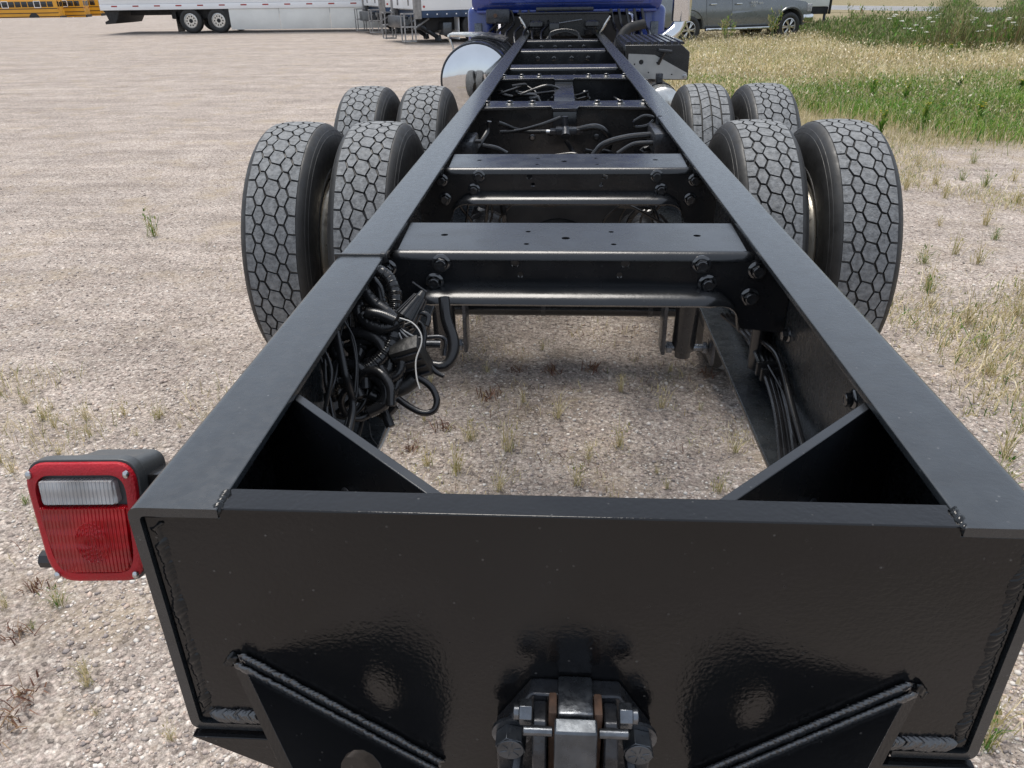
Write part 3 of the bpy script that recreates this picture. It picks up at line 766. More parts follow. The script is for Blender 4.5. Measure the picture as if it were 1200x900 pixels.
# walking-beam suspension crossmembers with winged gusset plates
for y in (2.84, 3.98):
    b = MB()
    ol = roundpoly([(-.41, y - .02), (-.15, y + .02), (-.06, y + .035), (-.05, y - .035), (.05, y - .035), (.06, y + .035), (.15, y + .02), (.41, y - .02), (.41, y + .22), (.15, y + .20), (-.15, y + .20), (-.41, y + .22)], .0)
    b.plate(ol, [], .012, Matrix.Translation((0, 0, -.018)))
    g = part('suspension_crossmember', b, 'black_paint', bevel=.002)
    b = MB(); b.box((-.4185, y + .05, -.40), (.4185, y + .062, -.031)); b.box((-.05, y - .034, -.12), (.05, y + .05, -.031), .004)
    b.build('face', 'black_paint', g)
    for s in (-1, 1):
        for x in (.14, .24, .34): bolt(g, (s * x, y + .10, -.018), (0, 0, 1), .013)
        for x, z in ((.06, -.13), (.14, -.15)): bolt(g, (s * x, y + .05, z), (0, -1, 0), .010)
b = MB(); b.box((-.05, 3.06, -.10), (.05, 3.94, -.04), .006); part('centre_beam', b, 'black_paint')
# cab rear support
b = MB(); b.box((-.47, 8.20, .185), (.50, 8.26, .205), .004); b.prism([(-.45, .184), (.48, .184), (.41, -.02), (-.38, -.02)], 'y', 8.22, 8.24)
cs = part('cab_support', b, 'black_paint')
b = MB(); b.box((-.28, 8.27, .21), (.32, 8.31, .25), .01); b.build('grab_rail', 'steel_dark', cs)
for s, cx in ((-1, -.27), (1, .30)):
    b = MB(); b.lathe([(.005, .05), (.02, .075), (.06, .08), (.075, .06), (.085, .06), (.10, .082), (.135, .078), (.15, .055)], (cx, 8.12, -.02), 'z', 20, cap=True); b.build('air_spring', 'black_plastic', cs)
    b = MB(); b.cyl((s * .36 + .02, 8.17, .0), (s * .47 + .02, 8.17, .165), .011, n=12); b.cyl((s * .385 + .02, 8.17, .035), (s * .455 + .02, 8.17, .14), .015, n=12); b.build('damper', 'aluminium', cs)
b = MB(); b.tube([(-.12, 8.15, .09), (.05, 8.15, .115), (.2, 8.15, .135)], .008); b.build('link_rod', 'steel_worn', cs)
b = MB(); b.box((-.14, 8.05, -.02), (-.03, 8.2, .11), .02); b.build('bracket', 'black_paint', cs)
for k in range(4):
    b = MB(); b.tube([(-.20 + .03 * k, 7.75, -.05), (-.12, 7.8, .0 + .01 * k), (.02, 7.82, .035 + .008 * k), (.15, 7.8, .0 + .01 * k), (.22 - .02 * k, 7.75, -.05)], .008, 8); b.build('hose', 'black_rubber_hose', cs)

# axles, differentials, walking beams ---------------------------------------
AX = (2.72, 4.05); TR = 0.536
for y in AX:
    b = MB(); z = TR - H
    b.cyl((-.98, y, z), (.98, y, z), .075, n=18)
    ax = part('axle', b, 'underbody')
    b = MB(); b.lathe([(-.20, .03), (-.195, .10), (-.165, .155), (-.11, .175), (-.10, .225), (-.06, .235), (.06, .23), (.15, .17), (.22, .08)], (-.02, y, z), 'y', 36, cap=True)
    b.build('differential', 'black_gloss', ax)
    b = MB(); b.cyl((-.02, y - .21, z - .03), (-.02, y - .13, z + .14), .006, n=8); b.build('vent_line', 'black_plastic', ax)
    for s in (-1, 1):
        b = MB(); b.cyl((s * .60, y, z), (s * .905, y, z), .205, n=32, bev=.01); b.build('brake_drum', 'underbody', ax)
        b = MB(); b.cyl((s * .36, y - .28, z + .17), (s * .36, y - .12, z + .10), .085, n=20, bev=.015); b.build('brake_chamber', 'black_plastic', ax)
for s in (-1, 1):
    b = MB(); b.prism(roundpoly([(2.55, -.62), (2.72, -.50), (3.1, -.46), (3.7, -.46), (4.08, -.50), (4.25, -.62), (3.7, -.66), (3.1, -.66)], .05), 'x', s * .47, s * .55)
    part('walking_beam', b, 'underbody')
    b = MB(); b.box((min(s * .345, s * .43), 3.2, -.50), (max(s * .345, s * .43), 3.6, -.311), .02); part('spring_hanger', b, 'underbody')
    # shock absorber with lower pin
    b = MB(); b.cyl((s * .372, 1.62, -.57), (s * .372, 1.58, -.315), .036, n=18); b.cyl((s * .372, 1.62, -.60), (s * .372, 1.62, -.56), .024, n=14)
    sh = part('shock_absorber', b, 'black_plastic')
    b = MB(); b.cyl((s * .315, 1.61, -.565), (s * .445, 1.61, -.565), .011, n=12); b.cyl((s * .318, 1.61, -.565), (s * .335, 1.61, -.565), .019, n=6); b.cyl((s * .43, 1.61, -.565), (s * .442, 1.61, -.565), .019, n=6); b.build('shock_pin', 'steel_worn', sh)
    b = MB(); b.box((min(s * .300, s * .312), 1.58, -.58), (max(s * .300, s * .312), 1.66, -.40), .004); b.box((min(s * .446, s * .458), 1.55, -.60), (max(s * .446, s * .458), 1.70, -.311), .004); b.build('shock_bracket', 'steel_dark', sh)
b = MB(); b.cyl((-.46, 1.92, -.565), (.46, 1.92, -.565), .024, n=18); b.cyl((-.46, 1.86, -.515), (.46, 1.86, -.515), .014, n=12)
tb = part('sway_bar', b, 'black_gloss')
for x in (-.07, .30): 
    b = MB(); b.lathe([(-.008, .018), (-.008, .026), (.008, .026), (.008, .018)], (x, 1.92, -.565), 'x', 14); b.build('clip', 'black_plastic', tb)
for y in AX:
    b = MB(); b.loft([[(x, yy, z) for yy, z in roundpoly([(y - .13, -.74), (y - .13, zt), (y + .13, zt), (y + .13, -.74)], .05)] for x, zt in ((-.50, -.45), (-.42, -.36), (-.2, -.34), (.2, -.34), (.42, -.36), (.50, -.45))])
    part('axle_shade_box', b, 'underbody')  # oversized dark box added round the axle, standing in for shade over bright ground
for s in (-1, 1):
    b = MB(); b.lathe([(0, .03), (.01, .07), (.03, .088), (.10, .09), (.105, .098), (.12, .098), (.125, .09), (.19, .085), (.20, .02)], (s * .30, 2.22, -.43), 'y', 24, cap=True); part('brake_chamber', b, 'black_plastic')
b = MB(); b.cyl((-.01, 4.3, -.50), (.0, 8.6, -.30), .055, n=18); part('drive_shaft', b, 'underbody')

# wheels ---------------------------------------------------------------------
NP = 46
def crown(x): return .0090 * (abs(x) / .10) ** 2.6
def tread_mesh(kind):
    RR = TR; mbt = MB(); pitch = 2 * math.pi * RR / NP
    blocks = []
    b1, a1, b2, a2, e = .0270, .0080, .0625, .0075, .1020
    for i in range(NP):
        v = i * pitch; h = pitch / 2
        if kind == 'hex':
            sl = .0055
            blocks.append([(-b1 + a1, v - h - sl), (b1 - a1, v - h + sl), (b1 + a1, v), (b1 - a1, v + h + sl), (-b1 + a1, v + h - sl), (-b1 - a1, v)])
            for s in (-1, 1):
                w = v + h
                p = [(b1 + a1, w - h), (b2 - a2, w - h + s * .004), (b2 + a2, w), (b2 - a2, w + h + s * .004), (b1 + a1, w + h), (b1 - a1, w)]
                blocks.append([(s * x, y) for x, y in p])
                p = [(b2 + a2, v - h), (e, v - h + s * .003), (e, v + h + s * .003), (b2 + a2, v + h), (b2 - a2, v)]
                blocks.append([(s * x, y) for x, y in p])
        else:
            g = .030
            for c, (x0, x1, k) in enumerate(((-.102, -.052, -.25), (-.052, 0, 1), (0, .052, -1), (.052, .102, .25))):
                o = (h if c in (1, 2) else 0)
                f = (lambda x: k * g * (x - x0) / (x1 - x0)) if k > 0 else (lambda x: k * g * (x - x1) / (x1 - x0) * 1.0 if False else -k * g * (x1 - x) / (x1 - x0))
                blocks.append([(x0, v - h + o + f(x0)), (x1, v - h + o + f(x1)), (x1, v + h + o + f(x1)), (x0, v + h + o + f(x0))])
    gw = .0031
    for bl in blocks:
        c = [sum(p[0] for p in bl) / len(bl), sum(p[1] for p in bl) / len(bl)]
        wx = max(p[0] for p in bl) - min(p[0] for p in bl); wy = max(p[1] for p in bl) - min(p[1] for p in bl)
        jx = random.uniform(.85, 1.2); bl = [(x + random.uniform(-.0009, .0009), y + random.uniform(-.0012, .0012)) for x, y in bl]
        def ring(g, dep, out=0):
            kx = 1 - 2 * g * jx / wx; ky = 1 - 2 * g * jx / wy
            r = []
            for (x, y) in bl:
                X_ = c[0] + (x - c[0]) * kx; Y_ = c[1] + (y - c[1]) * ky
                rr = RR - crown(X_) - dep; a = Y_ / RR
                r.append((X_, rr * math.cos(a), rr * math.sin(a)))
            return r
        mbt.loft([ring(gw * .55, .019), ring(gw * .85, .0030), ring(gw * 1.25, .0006), ring(gw * 1.5, .0)], cap=False)
        # top face
        rr = ring(gw * 1.5, .0)
        mbt.bm.faces.new([mbt.bm.verts.new(p) for p in rr])
    bmesh.ops.remove_doubles(mbt.bm, verts=mbt.bm.verts, dist=1e-5)
    return mbt
def wheel_proto(kind, name='wheel'):
    # rim is the part, tyre and tread its sub-parts; the disc lies towards -x
    b = MB()
    b.lathe([(.128, .314), (.131, .308), (.124, .300), (.112, .296), (.085, .286), (.06, .272), (-.06, .272), (-.09, .288), (-.112, .296), (-.124, .300), (-.131, .308), (-.128, .314)], (0, 0, 0), 'x', 56)
    b.lathe([(-.09, .282), (-.125, .275), (-.147, .257)], (0, 0, 0), 'x', 56)
    k = 10
    ol = [(.258 * math.cos(2 * math.pi * i / 56), .258 * math.sin(2 * math.pi * i / 56)) for i in range(56)]
    hs = [(.210 * math.cos(2 * math.pi * i / k), .210 * math.sin(2 * math.pi * i / k), .027) for i in range(k)] + [(0, 0, .10)]
    b.plate(ol, hs, .018, Matrix(((0, 0, -1, -.158), (0, 1, 0, 0), (1, 0, 0, 0), (0, 0, 0, 1))))
    rim = b.build(name, 'rim_alloy', truck)
    b = MB()
    hp = [(.108, .300), (.122, .312), (.134, .345), (.1405, .390), (.1425, .430), (.139, .465), (.130, .493), (.118, .512), (.107, .5215), (.100, .5245), (.06, .5262)]
    prof = hp + [(0, .5270)] + [(-x, r) for x, r in reversed(hp)]
    b.lathe(prof, (0, 0, 0), 'x', 96)
    for s in (-1, 1):
        for rr, xx in ((.352, .1345), (.358, .1355), (.482, .1325), (.500, .1245)):
            b.lathe([(s * (xx - .002), rr - .0025), (s * (xx + .0022), rr), (s * (xx - .003), rr + .0025)], (0, 0, 0), 'x', 96)
    b.build('tyre', 'rubber_side', rim, smooth_angle=40)
    t = tread_mesh(kind).build('tread', 'rubber_groove', rim, smooth_angle=25); t.data.materials.append(MATS['rubber_tread'])
    for p in t.data.polygons:
        if abs(p.normal.x) < .6 and (Vector((0, p.center.y, p.center.z)).normalized().dot(p.normal) > .5): p.material_index = 1
    # valve and hub on the outside
    b = MB(); b.tube([(-.165, .0, .225), (-.19, .0, .24), (-.20, .0, .27)], .004, 6); b.build('valve_stem', 'zinc_bolt', rim)
    b = MB()
    for i in range(10):
        a = 2 * math.pi * (i + .5) / 10
        b.cyl((-.136, .143 * math.cos(a), .143 * math.sin(a)), (-.112, .143 * math.cos(a), .143 * math.sin(a)), .016, n=6)
    b.cyl((-.14, 0, 0), (-.01, 0, 0), .098, .085, n=28); b.cyl((-.01, 0, 0), (.03, 0, 0), .075, .06, n=28)
    b.build('hub', 'steel_grey', rim)
    return rim
pw = wheel_proto('hex')
pz = wheel_proto('zigzag')
used = set()
def put_wheel(proto, x, y, rev, spin):
    o = proto if proto.name not in used else copy_tree(proto, truck)
    used.add(proto.name)
    o.location = (x, y, TR)
    o.rotation_euler = (spin, 0, math.pi if rev else 0)
for k, y in enumerate(AX):
    for s in (-1, 1):
        put_wheel(pz if (k == 1 and s == 1) else pw, s * .783, y, s > 0, random.uniform(0, 6))
        put_wheel(pw, s * 1.126, y, s < 0, random.uniform(0, 6))
for s in (-1, 1): put_wheel(pw, s * .98, 11.1, s > 0, 1.0)
# front axle beam under the cab
b = MB(); b.box((-.85, 11.04, -.66), (.85, 11.16, -.56), .02); part('front_axle', b, 'underbody')

# wiring inside the left rail -------------------------------------------------
b = MB(); b.tube(E, .0140, 14, ridge=.13, pitch=.0046); har = part('wiring_harness', b, 'black_plastic', smooth_angle=75)
for nm, pts, r, rid, mt in (('conduit', A, .0118, .16, 'black_plastic'), ('conduit', A2, .0105, .16, 'black_plastic'), ('conduit', B, .0115, .16, 'black_plastic'), ('conduit', C, .009, .14, 'black_plastic'),
                        ('conduit', D, .0115, .16, 'black_plastic'), ('conduit', D2, .0105, .16, 'black_plastic'), ('conduit', F, .010, .16, 'black_plastic'), ('conduit', F2, .010, .16, 'black_plastic'),
                        ('hose', G, .0105, 0, 'black_rubber_hose'), ('cable', HH, .0048, 0, 'black_rubber_hose'), ('cable', H2, .0045, 0, 'black_rubber_hose'), ('wire', I, .0013, 0, 'wire_grey'),
                        ('hose', J, .0058, .05, 'black_rubber_hose'), ('taped_bundle', M, .0125, 0, 'black_tape'), ('conduit', N, .0085, .14, 'black_plastic'), ('cable', O1, .0035, 0, 'black_rubber_hose'),
                        ('conduit', O2, .006, .14, 'black_plastic'), ('conduit', O3, .0045, .14, 'black_plastic'), ('wire', P1w, .0014, 0, 'black_rubber_hose'), ('wire', P2, .0014, 0, 'black_rubber_hose'),
                        ('wire', Q, .0022, 0, 'wire_grey'), ('fitting', R, .0075, 0, 'steel_dark'), ('bracket_rod', R2, .004, 0, 'steel_dark')):
    b = MB(); b.tube(pts, r, 14 if r > .003 else 6, ridge=rid * .8, pitch=.0038); b.build(nm, mt, har, smooth_angle=75)
rd = random.Random(5)
for k in range(9):        # loose cables running deeper behind
    y0 = rd.uniform(.45, .72); x0 = rd.uniform(-.415, -.385); pts = []
    for j in range(5):
        pts.append((x0 + rd.uniform(-.01, .035) + .02 * j * rd.random(), y0 - .05 * j + rd.uniform(-.03, .03), -.05 - .05 * j + rd.uniform(-.03, .02)))
    pts = [(min(max(p[0], -.412), -.355), p[1], max(p[2], -.293)) for p in pts]
    b = MB(); rr = rd.choice([.0025, .0035, .006, .007]); b.tube(pts, rr, 8, ridge=.15 if rr > .005 else 0); b.build('cable', 'black_plastic', har, smooth_angle=75)
for k in range(24):        # corrugated looms looping through the bundle
    c = Vector((rd.uniform(-.385, -.30), rd.uniform(.52, .68), 0)); c.z = -.04 - (.72 - c.y) * .62 + rd.uniform(-.045, .0); ra, rb = rd.uniform(.025, .055), rd.uniform(.02, .045); a0 = rd.random() * 6.28; w = rd.uniform(2.6, 4.6); tx = rd.uniform(-.6, .6)
    pts = [(max(-.408, c.x + ra * math.cos(a0 + w * q / 5)), c.y + .4 * rb * math.sin(a0 + w * q / 5 + tx) + .006 * q, c.z + rb * math.sin(a0 + w * q / 5)) for q in range(6)]
    rr = rd.choice([.0045, .006, .008, .0095, .011]); b = MB(); b.tube(pts, rr, 14, ridge=.11 if rr > .005 else 0, pitch=.0038); b.build('conduit', 'black_plastic', har, smooth_angle=75)
S0 = Vector(S0[0])
for k, q in enumerate(S):
    b = MB(); q = Vector(q); b.tube([S0, S0.lerp(q, .5) + Vector((0, -.006, .004)), q + Vector((0, 0, .003))], .0014, 6); b.build('wire', 'wire_grey' if k % 2 else 'black_rubber_hose', har)
K = [Vector(p) for p in K]
b = MB(); b.cyl(K[1], K[3], .011, .020, n=18); b.cyl(K[0], K[1], .006, .009, n=12)
for i in range(12):
    a = 2 * math.pi * i / 12; d = (K[3] - K[1]).normalized(); u = d.orthogonal().normalized(); v = d.cross(u); o = u * math.cos(a) + v * math.sin(a)
    b.cyl(K[1] + o * .0115, K[3] + o * .0205, .0016, n=5)
b.build('connector_boot', 'black_plastic', har)
Lc = Vector(L_[0])
rot = Matrix.Rotation(R_(-18), 3, 'Y') @ Matrix.Rotation(R_(20), 3, 'X')
b = MB(); b.box(Lc - Vector((.026, .016, .036)), Lc + Vector((.026, .016, .036)), .003, rot)
fb = b.build('fuse_block', 'black_tape', har)
b = MB()
for k in range(4):
    c = Lc + rot @ Vector((0, -.0165, -.026 + .017 * k)); b.box(c - Vector((.023, .003, .0012)), c + Vector((.023, .003, .0012)), .0005, rot)
b.build('fuse_slots', 'steel_dark', har)
b = MB(); b.tube(tie, .0018, 6); b.build('cable_tie', 'black_plastic', har)
b = MB(); b.tube([(-.372, .16, -.10), (-.368, .17, -.13), (-.372, .165, -.20), (-.37, .16, -.26)], .0025, 6); b.build('wire', 'wire_grey', har)
# cables along the right rail
b = MB(); b.tube(RC[0], .0048, 8); rc = part('cable_run', b, 'black_rubber_hose')
for k, c in enumerate(RC[1:]): b = MB(); b.tube(c, (.0048, .0035, .006)[k], 8); b.build('cable', 'black_rubber_hose', rc)
b = MB(); b.tube([(.40, .90, -.22), (.41, .80, -.215), (.405, .66, -.25), (.392, .48, -.28)], .0065, 10, ridge=.1); b.build('conduit', 'black_plastic', rc)
b = MB(); b.box((.375, .815, -.262), (.425, .827, -.232), .003); b.box((.378, .79, -.262), (.425, .80, -.234), .003); b.build('cable_tie', 'black_plastic', rc)
b = MB(); b.tube([(.392, .80, -.23), (.40, .70, -.245), (.39, .60, -.262), (.377, .5, -.26)], .0025, 6); b.build('wire', 'black_rubber_hose', rc)

# air lines and valves between second and third crossmembers -------------------
b = MB(); b.box((-.038, 2.68, -.106), (.05, 2.73, -.078), .006); b.cyl((.0, 2.70, -.08), (.0, 2.70, -.035), .013, n=14); b.cyl((.004, 2.67, -.11), (.004, 2.70, -.085), .02, n=14)
b.cyl((-.06, 2.70, -.094), (-.035, 2.70, -.094), .014, n=6); b.cyl((.048, 2.70, -.09), (.075, 2.70, -.088), .015, n=6)
av = part('air_valve', b, 'steel_dark')
for pts, r in ((v1, .007), (v2, .008), (v3, .012), (v4, .012), (v5, .009), (v6, .009), (v7, .010), (v8, .006), (v9, .007)):
    b = MB(); b.tube(pts, r, 10); b.build('air_line', 'black_rubber_hose', av)
b = MB(); b.cyl((-.075, 2.705, -.096), (-.06, 2.70, -.096), .008, n=8); b.build('fitting', 'zinc_bolt', av)
b = MB(); b.box((.315, 2.25, -.11), (.40, 2.50, -.03), .008); b.cyl((.35, 2.45, -.03), (.35, 2.45, .0), .012, n=10); b.build('valve_block', 'steel_dark', av)
b = MB(); b.box((-.41, 2.22, -.12), (-.33, 2.42, -.05), .008); b.build('valve_block', 'steel_dark', av)
rd = random.Random(21)
for k in range(46):       # the tangle of lines further forward and below
    zone = k % 3
    y0 = (rd.uniform(3.15, 3.9), rd.uniform(1.75, 2.7), rd.uniform(4.3, 4.55))[zone]; x0 = rd.uniform(-.36, .36); zz = rd.uniform(-.16, -.03) if zone == 0 else rd.uniform(-.28, -.13)
    pts = [(x0, y0, zz)]
    for j in range(4): pts.append((max(-.40, min(.40, pts[-1][0] + rd.uniform(-.14, .14))), pts[-1][1] + rd.uniform(-.07, .07), min(-.02, zz + rd.uniform(-.04, .04))))
    b = MB(); b.tube(pts, rd.choice([.004, .005, .007, .009]), 8, step=.02); b.build('air_line', 'black_rubber_hose', av)
for s in (-1, 1):          # bundles beside the rails seen past the second arch
    for k in range(6):
        x = s * (.19 + .03 * k + rd.uniform(-.012, .012)); j = [rd.uniform(-.06, .06) for _ in range(6)]; b = MB(); b.tube([(x + j[0] * .5, 1.95 + .03 * k, -.11), (x + j[1] * .5, 2.0 + j[2], -.20), (x + j[3], 2.08 + j[4], -.30), (x + s * .05 + j[5], 2.2, -.40)], rd.choice([.004, .006, .010]), 8, step=.02); b.build('air_line', 'black_rubber_hose', av)
b = MB(); b.box((.155, 2.12, -.19), (.185, 2.13, -.165), .001, Matrix.Rotation(.5, 3, 'Y')); b.build('paper_tag', 'skirt_panel', av)

# fuel tank, step ---------------------------------------------------------------
b = MB(); tc_ = (-.735, 6.35, -.27)
b.lathe([(-.045, .001), (-.043, .08), (-.036, .16), (-.022, .235), (.0, .285), (.015, .298), (.03, .302), (1.55, .302), (1.58, .28), (1.60, .001)], tc_, 'y', 56)
tank = part('fuel_tank', b, 'chrome', smooth_angle=60)
for y in (.22, .55, 1.15):
    b = MB(); b.lathe([(y, .303), (y, .311), (y + .07, .311), (y + .07, .303)], tc_, 'y', 48); b.build('tank_strap', 'steel_dark', tank)
b = MB(); b.lathe([(.006, .295), (.010, .307), (.026, .309), (.034, .303)], tc_, 'y', 56); b.build('end_seam', 'steel_dark', tank)
for k in range(5):
    b = MB(); yk = 6.6 + .12 * k; b.tube([(-.50, yk, .02), (-.60, yk + .05, .045), (-.72, yk + .1, .055), (-.80, yk + .12, .04)], .016, 8); b.build('hose', 'black_rubber_hose', tank)
b = MB(); b.cyl((-.70, 6.75, .02), (-.70, 6.75, .075), .05, n=20, bev=.006); b.build('filler_cap', 'steel_dark', tank)
b = MB()
for k in range(5): b.box((-1.10, 7.45 + .06 * k, .02), (-.78, 7.49 + .06 * k, .05), .004)
b.box((-1.11, 7.43, .0), (-1.09, 7.76, .04), .003); b.box((-.80, 7.43, .0), (-.78, 7.76, .04), .003)
b.cyl((-1.09, 7.45, .0), (-1.02, 7.45, -.2), .012, n=8); b.cyl((-.88, 7.45, .0), (-.88, 7.45, -.18), .012, n=8)
part('cab_step', b, 'aluminium')

# tool box, air tank, exhaust on the right ---------------------------------------
b = MB(); b.prism([(.47, .035), (.90, .035), (.965, -.02), (.965, -.215), (.80, -.215), (.60, -.19), (.47, -.05)], 'y', 5.80, 6.9)
tbx = part('step_box', b, 'black_paint', bevel=.006)
b = MB(); b.plate([(.50, -.025), (.70, -.035), (.955, -.165), (.955, -.21), (.62, -.205), (.50, -.17)], [(.60, -.085, .018), (.66, -.16, .006), (.74, -.19, .006), (.84, -.175, .006), (.55, -.10, .006), (.72, -.09, .006)], .008, Matrix.Translation((0, 5.79, 0)) @ MZ)
b.build('side_panel', 'panel_silver', tbx)
b = MB(); b.cyl((.73, 5.785, -.10), (.77, 5.74, .0), .012, n=8); b.cyl((.72, 5.74, .0), (.82, 5.74, -.01), .012, n=8); b.build('handle', 'black_plastic', tbx)
bolt(tbx, (.94, 5.79, -.19), (0, -1, 0), .012, 'zinc_bolt')
b = MB()
for k in range(9): b.prism([(.48 + .05 * k, .036), (.525 + .05 * k, .036), (.515 + .05 * k, .056), (.49 + .05 * k, .056)], 'y', 5.82, 6.85)
b.build('step_treads', 'black_paint', tbx)
b = MB(); b.lathe([(0, .001), (.005, .07), (.025, .115), (.05, .125), (.75, .125), (.78, .10), (.80, .001)], (.74, 5.35, -.345), 'y', 32)
at_ = part('air_tank', b, 'aluminium', smooth_angle=60)
b = MB(); b.lathe([(.25, .126), (.25, .133), (.30, .133), (.30, .126)], (.74, 5.35, -.345), 'y', 32); b.box((.70, 5.60, -.225), (.75, 5.65, -.15), .004); b.build('tank_strap', 'steel_dark', at_)
for k in range(5):
    b = MB(); r = .075 - .006 * k; yk = 6.15 + .03 * k
    b.tube([(.50 + r * .6 * math.cos(a), yk, -.10 + r * math.sin(a) * 1.2) for a in [i * .7 + k for i in range(9)]], .007, 8); b.build('coiled_line', 'wire_red' if k % 2 else 'black_rubber_hose', tbx)
b = MB(); b.tube([(.72, 7.05, -.12), (.84, 7.15, -.06), (.95, 7.25, .0), (1.05, 7.33, .06), (1.095, 7.36, .16), (1.10, 7.37, .3)], .062, 20); ex = part('exhaust_pipe', b, 'chrome')
b = MB(); b.cyl((1.10, 7.37, .14), (1.10, 7.37, 2.2), .088, n=28, cap=False); b.build('stack_shield', 'chrome', ex)
b = MB(); b.tube([(.50, 7.6, -.15), (.62, 7.7, .05), (.80, 7.8, .10)], .045, 12); b.build('turbo_hose', 'underbody', ex)

# cab ----------------------------------------------------------------------------
CX = .035
b = MB()
cab_prof = roundpoly([(-1.0, .22), (1.0, .22), (1.0, 1.25), (.86, 2.0), (-.86, 2.0), (-1.0, 1.25)], [.08, .08, .12, .2, .2, .12], 5)
b.loft([[(x * .965 + CX, 8.36, .02 + z) for x, z in inset(cab_prof, .965)], [(x + CX, 8.42, z) for x, z in cab_prof], [(x + CX, 9.7, z) for x, z in cab_prof], [(x + CX, 9.9, z) for x, z in inset(cab_prof, .97)]])
cab = part('cab', b, 'blue_paint', smooth_angle=40)
b = MB(); b.box((-.80 + CX, 8.335, .29), (.80 + CX, 8.365, .55), .012); b.box((-.80 + CX, 8.335, .62), (.80 + CX, 8.365, .85), .012); b.build('back_panel', 'blue_paint', cab)
b = MB(); b.box((-.95 + CX, 8.38, .195), (.95 + CX, 9.7, .225), .01); b.build('floor_edge', 'blue_paint', cab)
b = MB(); b.box((-.7 + CX, 8.40, -.10), (.7 + CX, 9.6, .18), .05); b.build('floor_tunnel', 'underbody', cab)
b = MB(); b.box((-.62 + CX, 8.345, 1.2), (.62 + CX, 8.375, 1.7), .01); b.build('rear_window', 'window_dark', cab)
for s in (-1, 1):
    b = MB(); b.box((min(s * .78, s * 1.06) + CX, 8.46, -.42), (max(s * .78, s * 1.06) + CX, 9.75, .26), .07, seg=4); b.build('cab_skirt', 'blue_paint', cab)
    b = MB(); b.box((min(s * .995, s * 1.01) + CX, 8.9, 1.0), (max(s * .995, s * 1.01) + CX, 9.6, 1.6), .006); b.build('side_window', 'window_dark', cab)
    b = MB(); b.box((min(s * .90, s * .98) + CX, 8.42, -.40), (max(s * .90, s * .98) + CX, 8.46, .10), .004); b.build('skirt_edge', 'steel_grey', cab)
b = MB(); b.loft([[(x, 9.9, z) for x, z in roundpoly([(-.75 + CX, .0), (.75 + CX, .0), (.75 + CX, 1.0), (-.75 + CX, 1.0)], .12)], [(x, 11.7, z) for x, z in roundpoly([(-.55 + CX, -.05), (.55 + CX, -.05), (.55 + CX, .78), (-.55 + CX, .78)], .12)]]); b.build('hood', 'blue_paint', cab)
for s in (-1, 1):
    b = MB(); b.lathe([(.70, .60), (.72, .66), (1.10, .66), (1.13, .58)] if s > 0 else [(-.70, .60), (-.72, .66), (-1.10, .66), (-1.13, .58)], (CX, 11.1, -.55), 'x', 24, a0=0, a1=math.pi); b.build('front_fender', 'blue_paint', cab)
b = MB(); b.box((-.5 + CX, 11.69, .0), (.5 + CX, 11.74, .72), .02); b.build('grille', 'chrome', cab)
b = MB(); b.box((-1.12 + CX, 11.8, -.72), (1.12 + CX, 11.95, -.35), .05); b.build('front_bumper', 'chrome', cab)
for k in range(7):
    b = MB(); x = -.72 + .09 * k; b.tube([(x, 8.3, .22), (x + .03, 8.2, .10), (x - .04, 8.0, .02), (x - .02, 7.8, -.1)], .014, 8); b.build('hose', 'black_rubber_hose', cab)
for k in range(5):
    b = MB(); x = .50 + .08 * k; b.tube([(x, 8.3, .22), (x + .03, 8.2, .08), (x + .06, 8.0, .0), (x, 7.8, -.12)], .016, 8); b.build('hose', 'black_rubber_hose', cab)
b = MB(); b.box((-.80, 8.20, .10), (-.55, 8.33, .24), .02); b.build('air_valve', 'steel_dark', cab)
b = MB(); b.cyl((-.70, 8.17, .18), (-.70, 8.2, .18), .02, n=10); b.build('brass_fitting', 'rusty_steel', cab)
for k in range(5):
    b = MB(); b.box((-.30 + .15 * k, 8.5, -.35), (-.22 + .15 * k, 8.62, .02), .01); b.build('transmission_bracket', 'underbody', cab)
b = MB(); b.box((-.36, 8.55, -.45), (.36, 9.6, .0), .08); part('transmission', b, 'underbody')
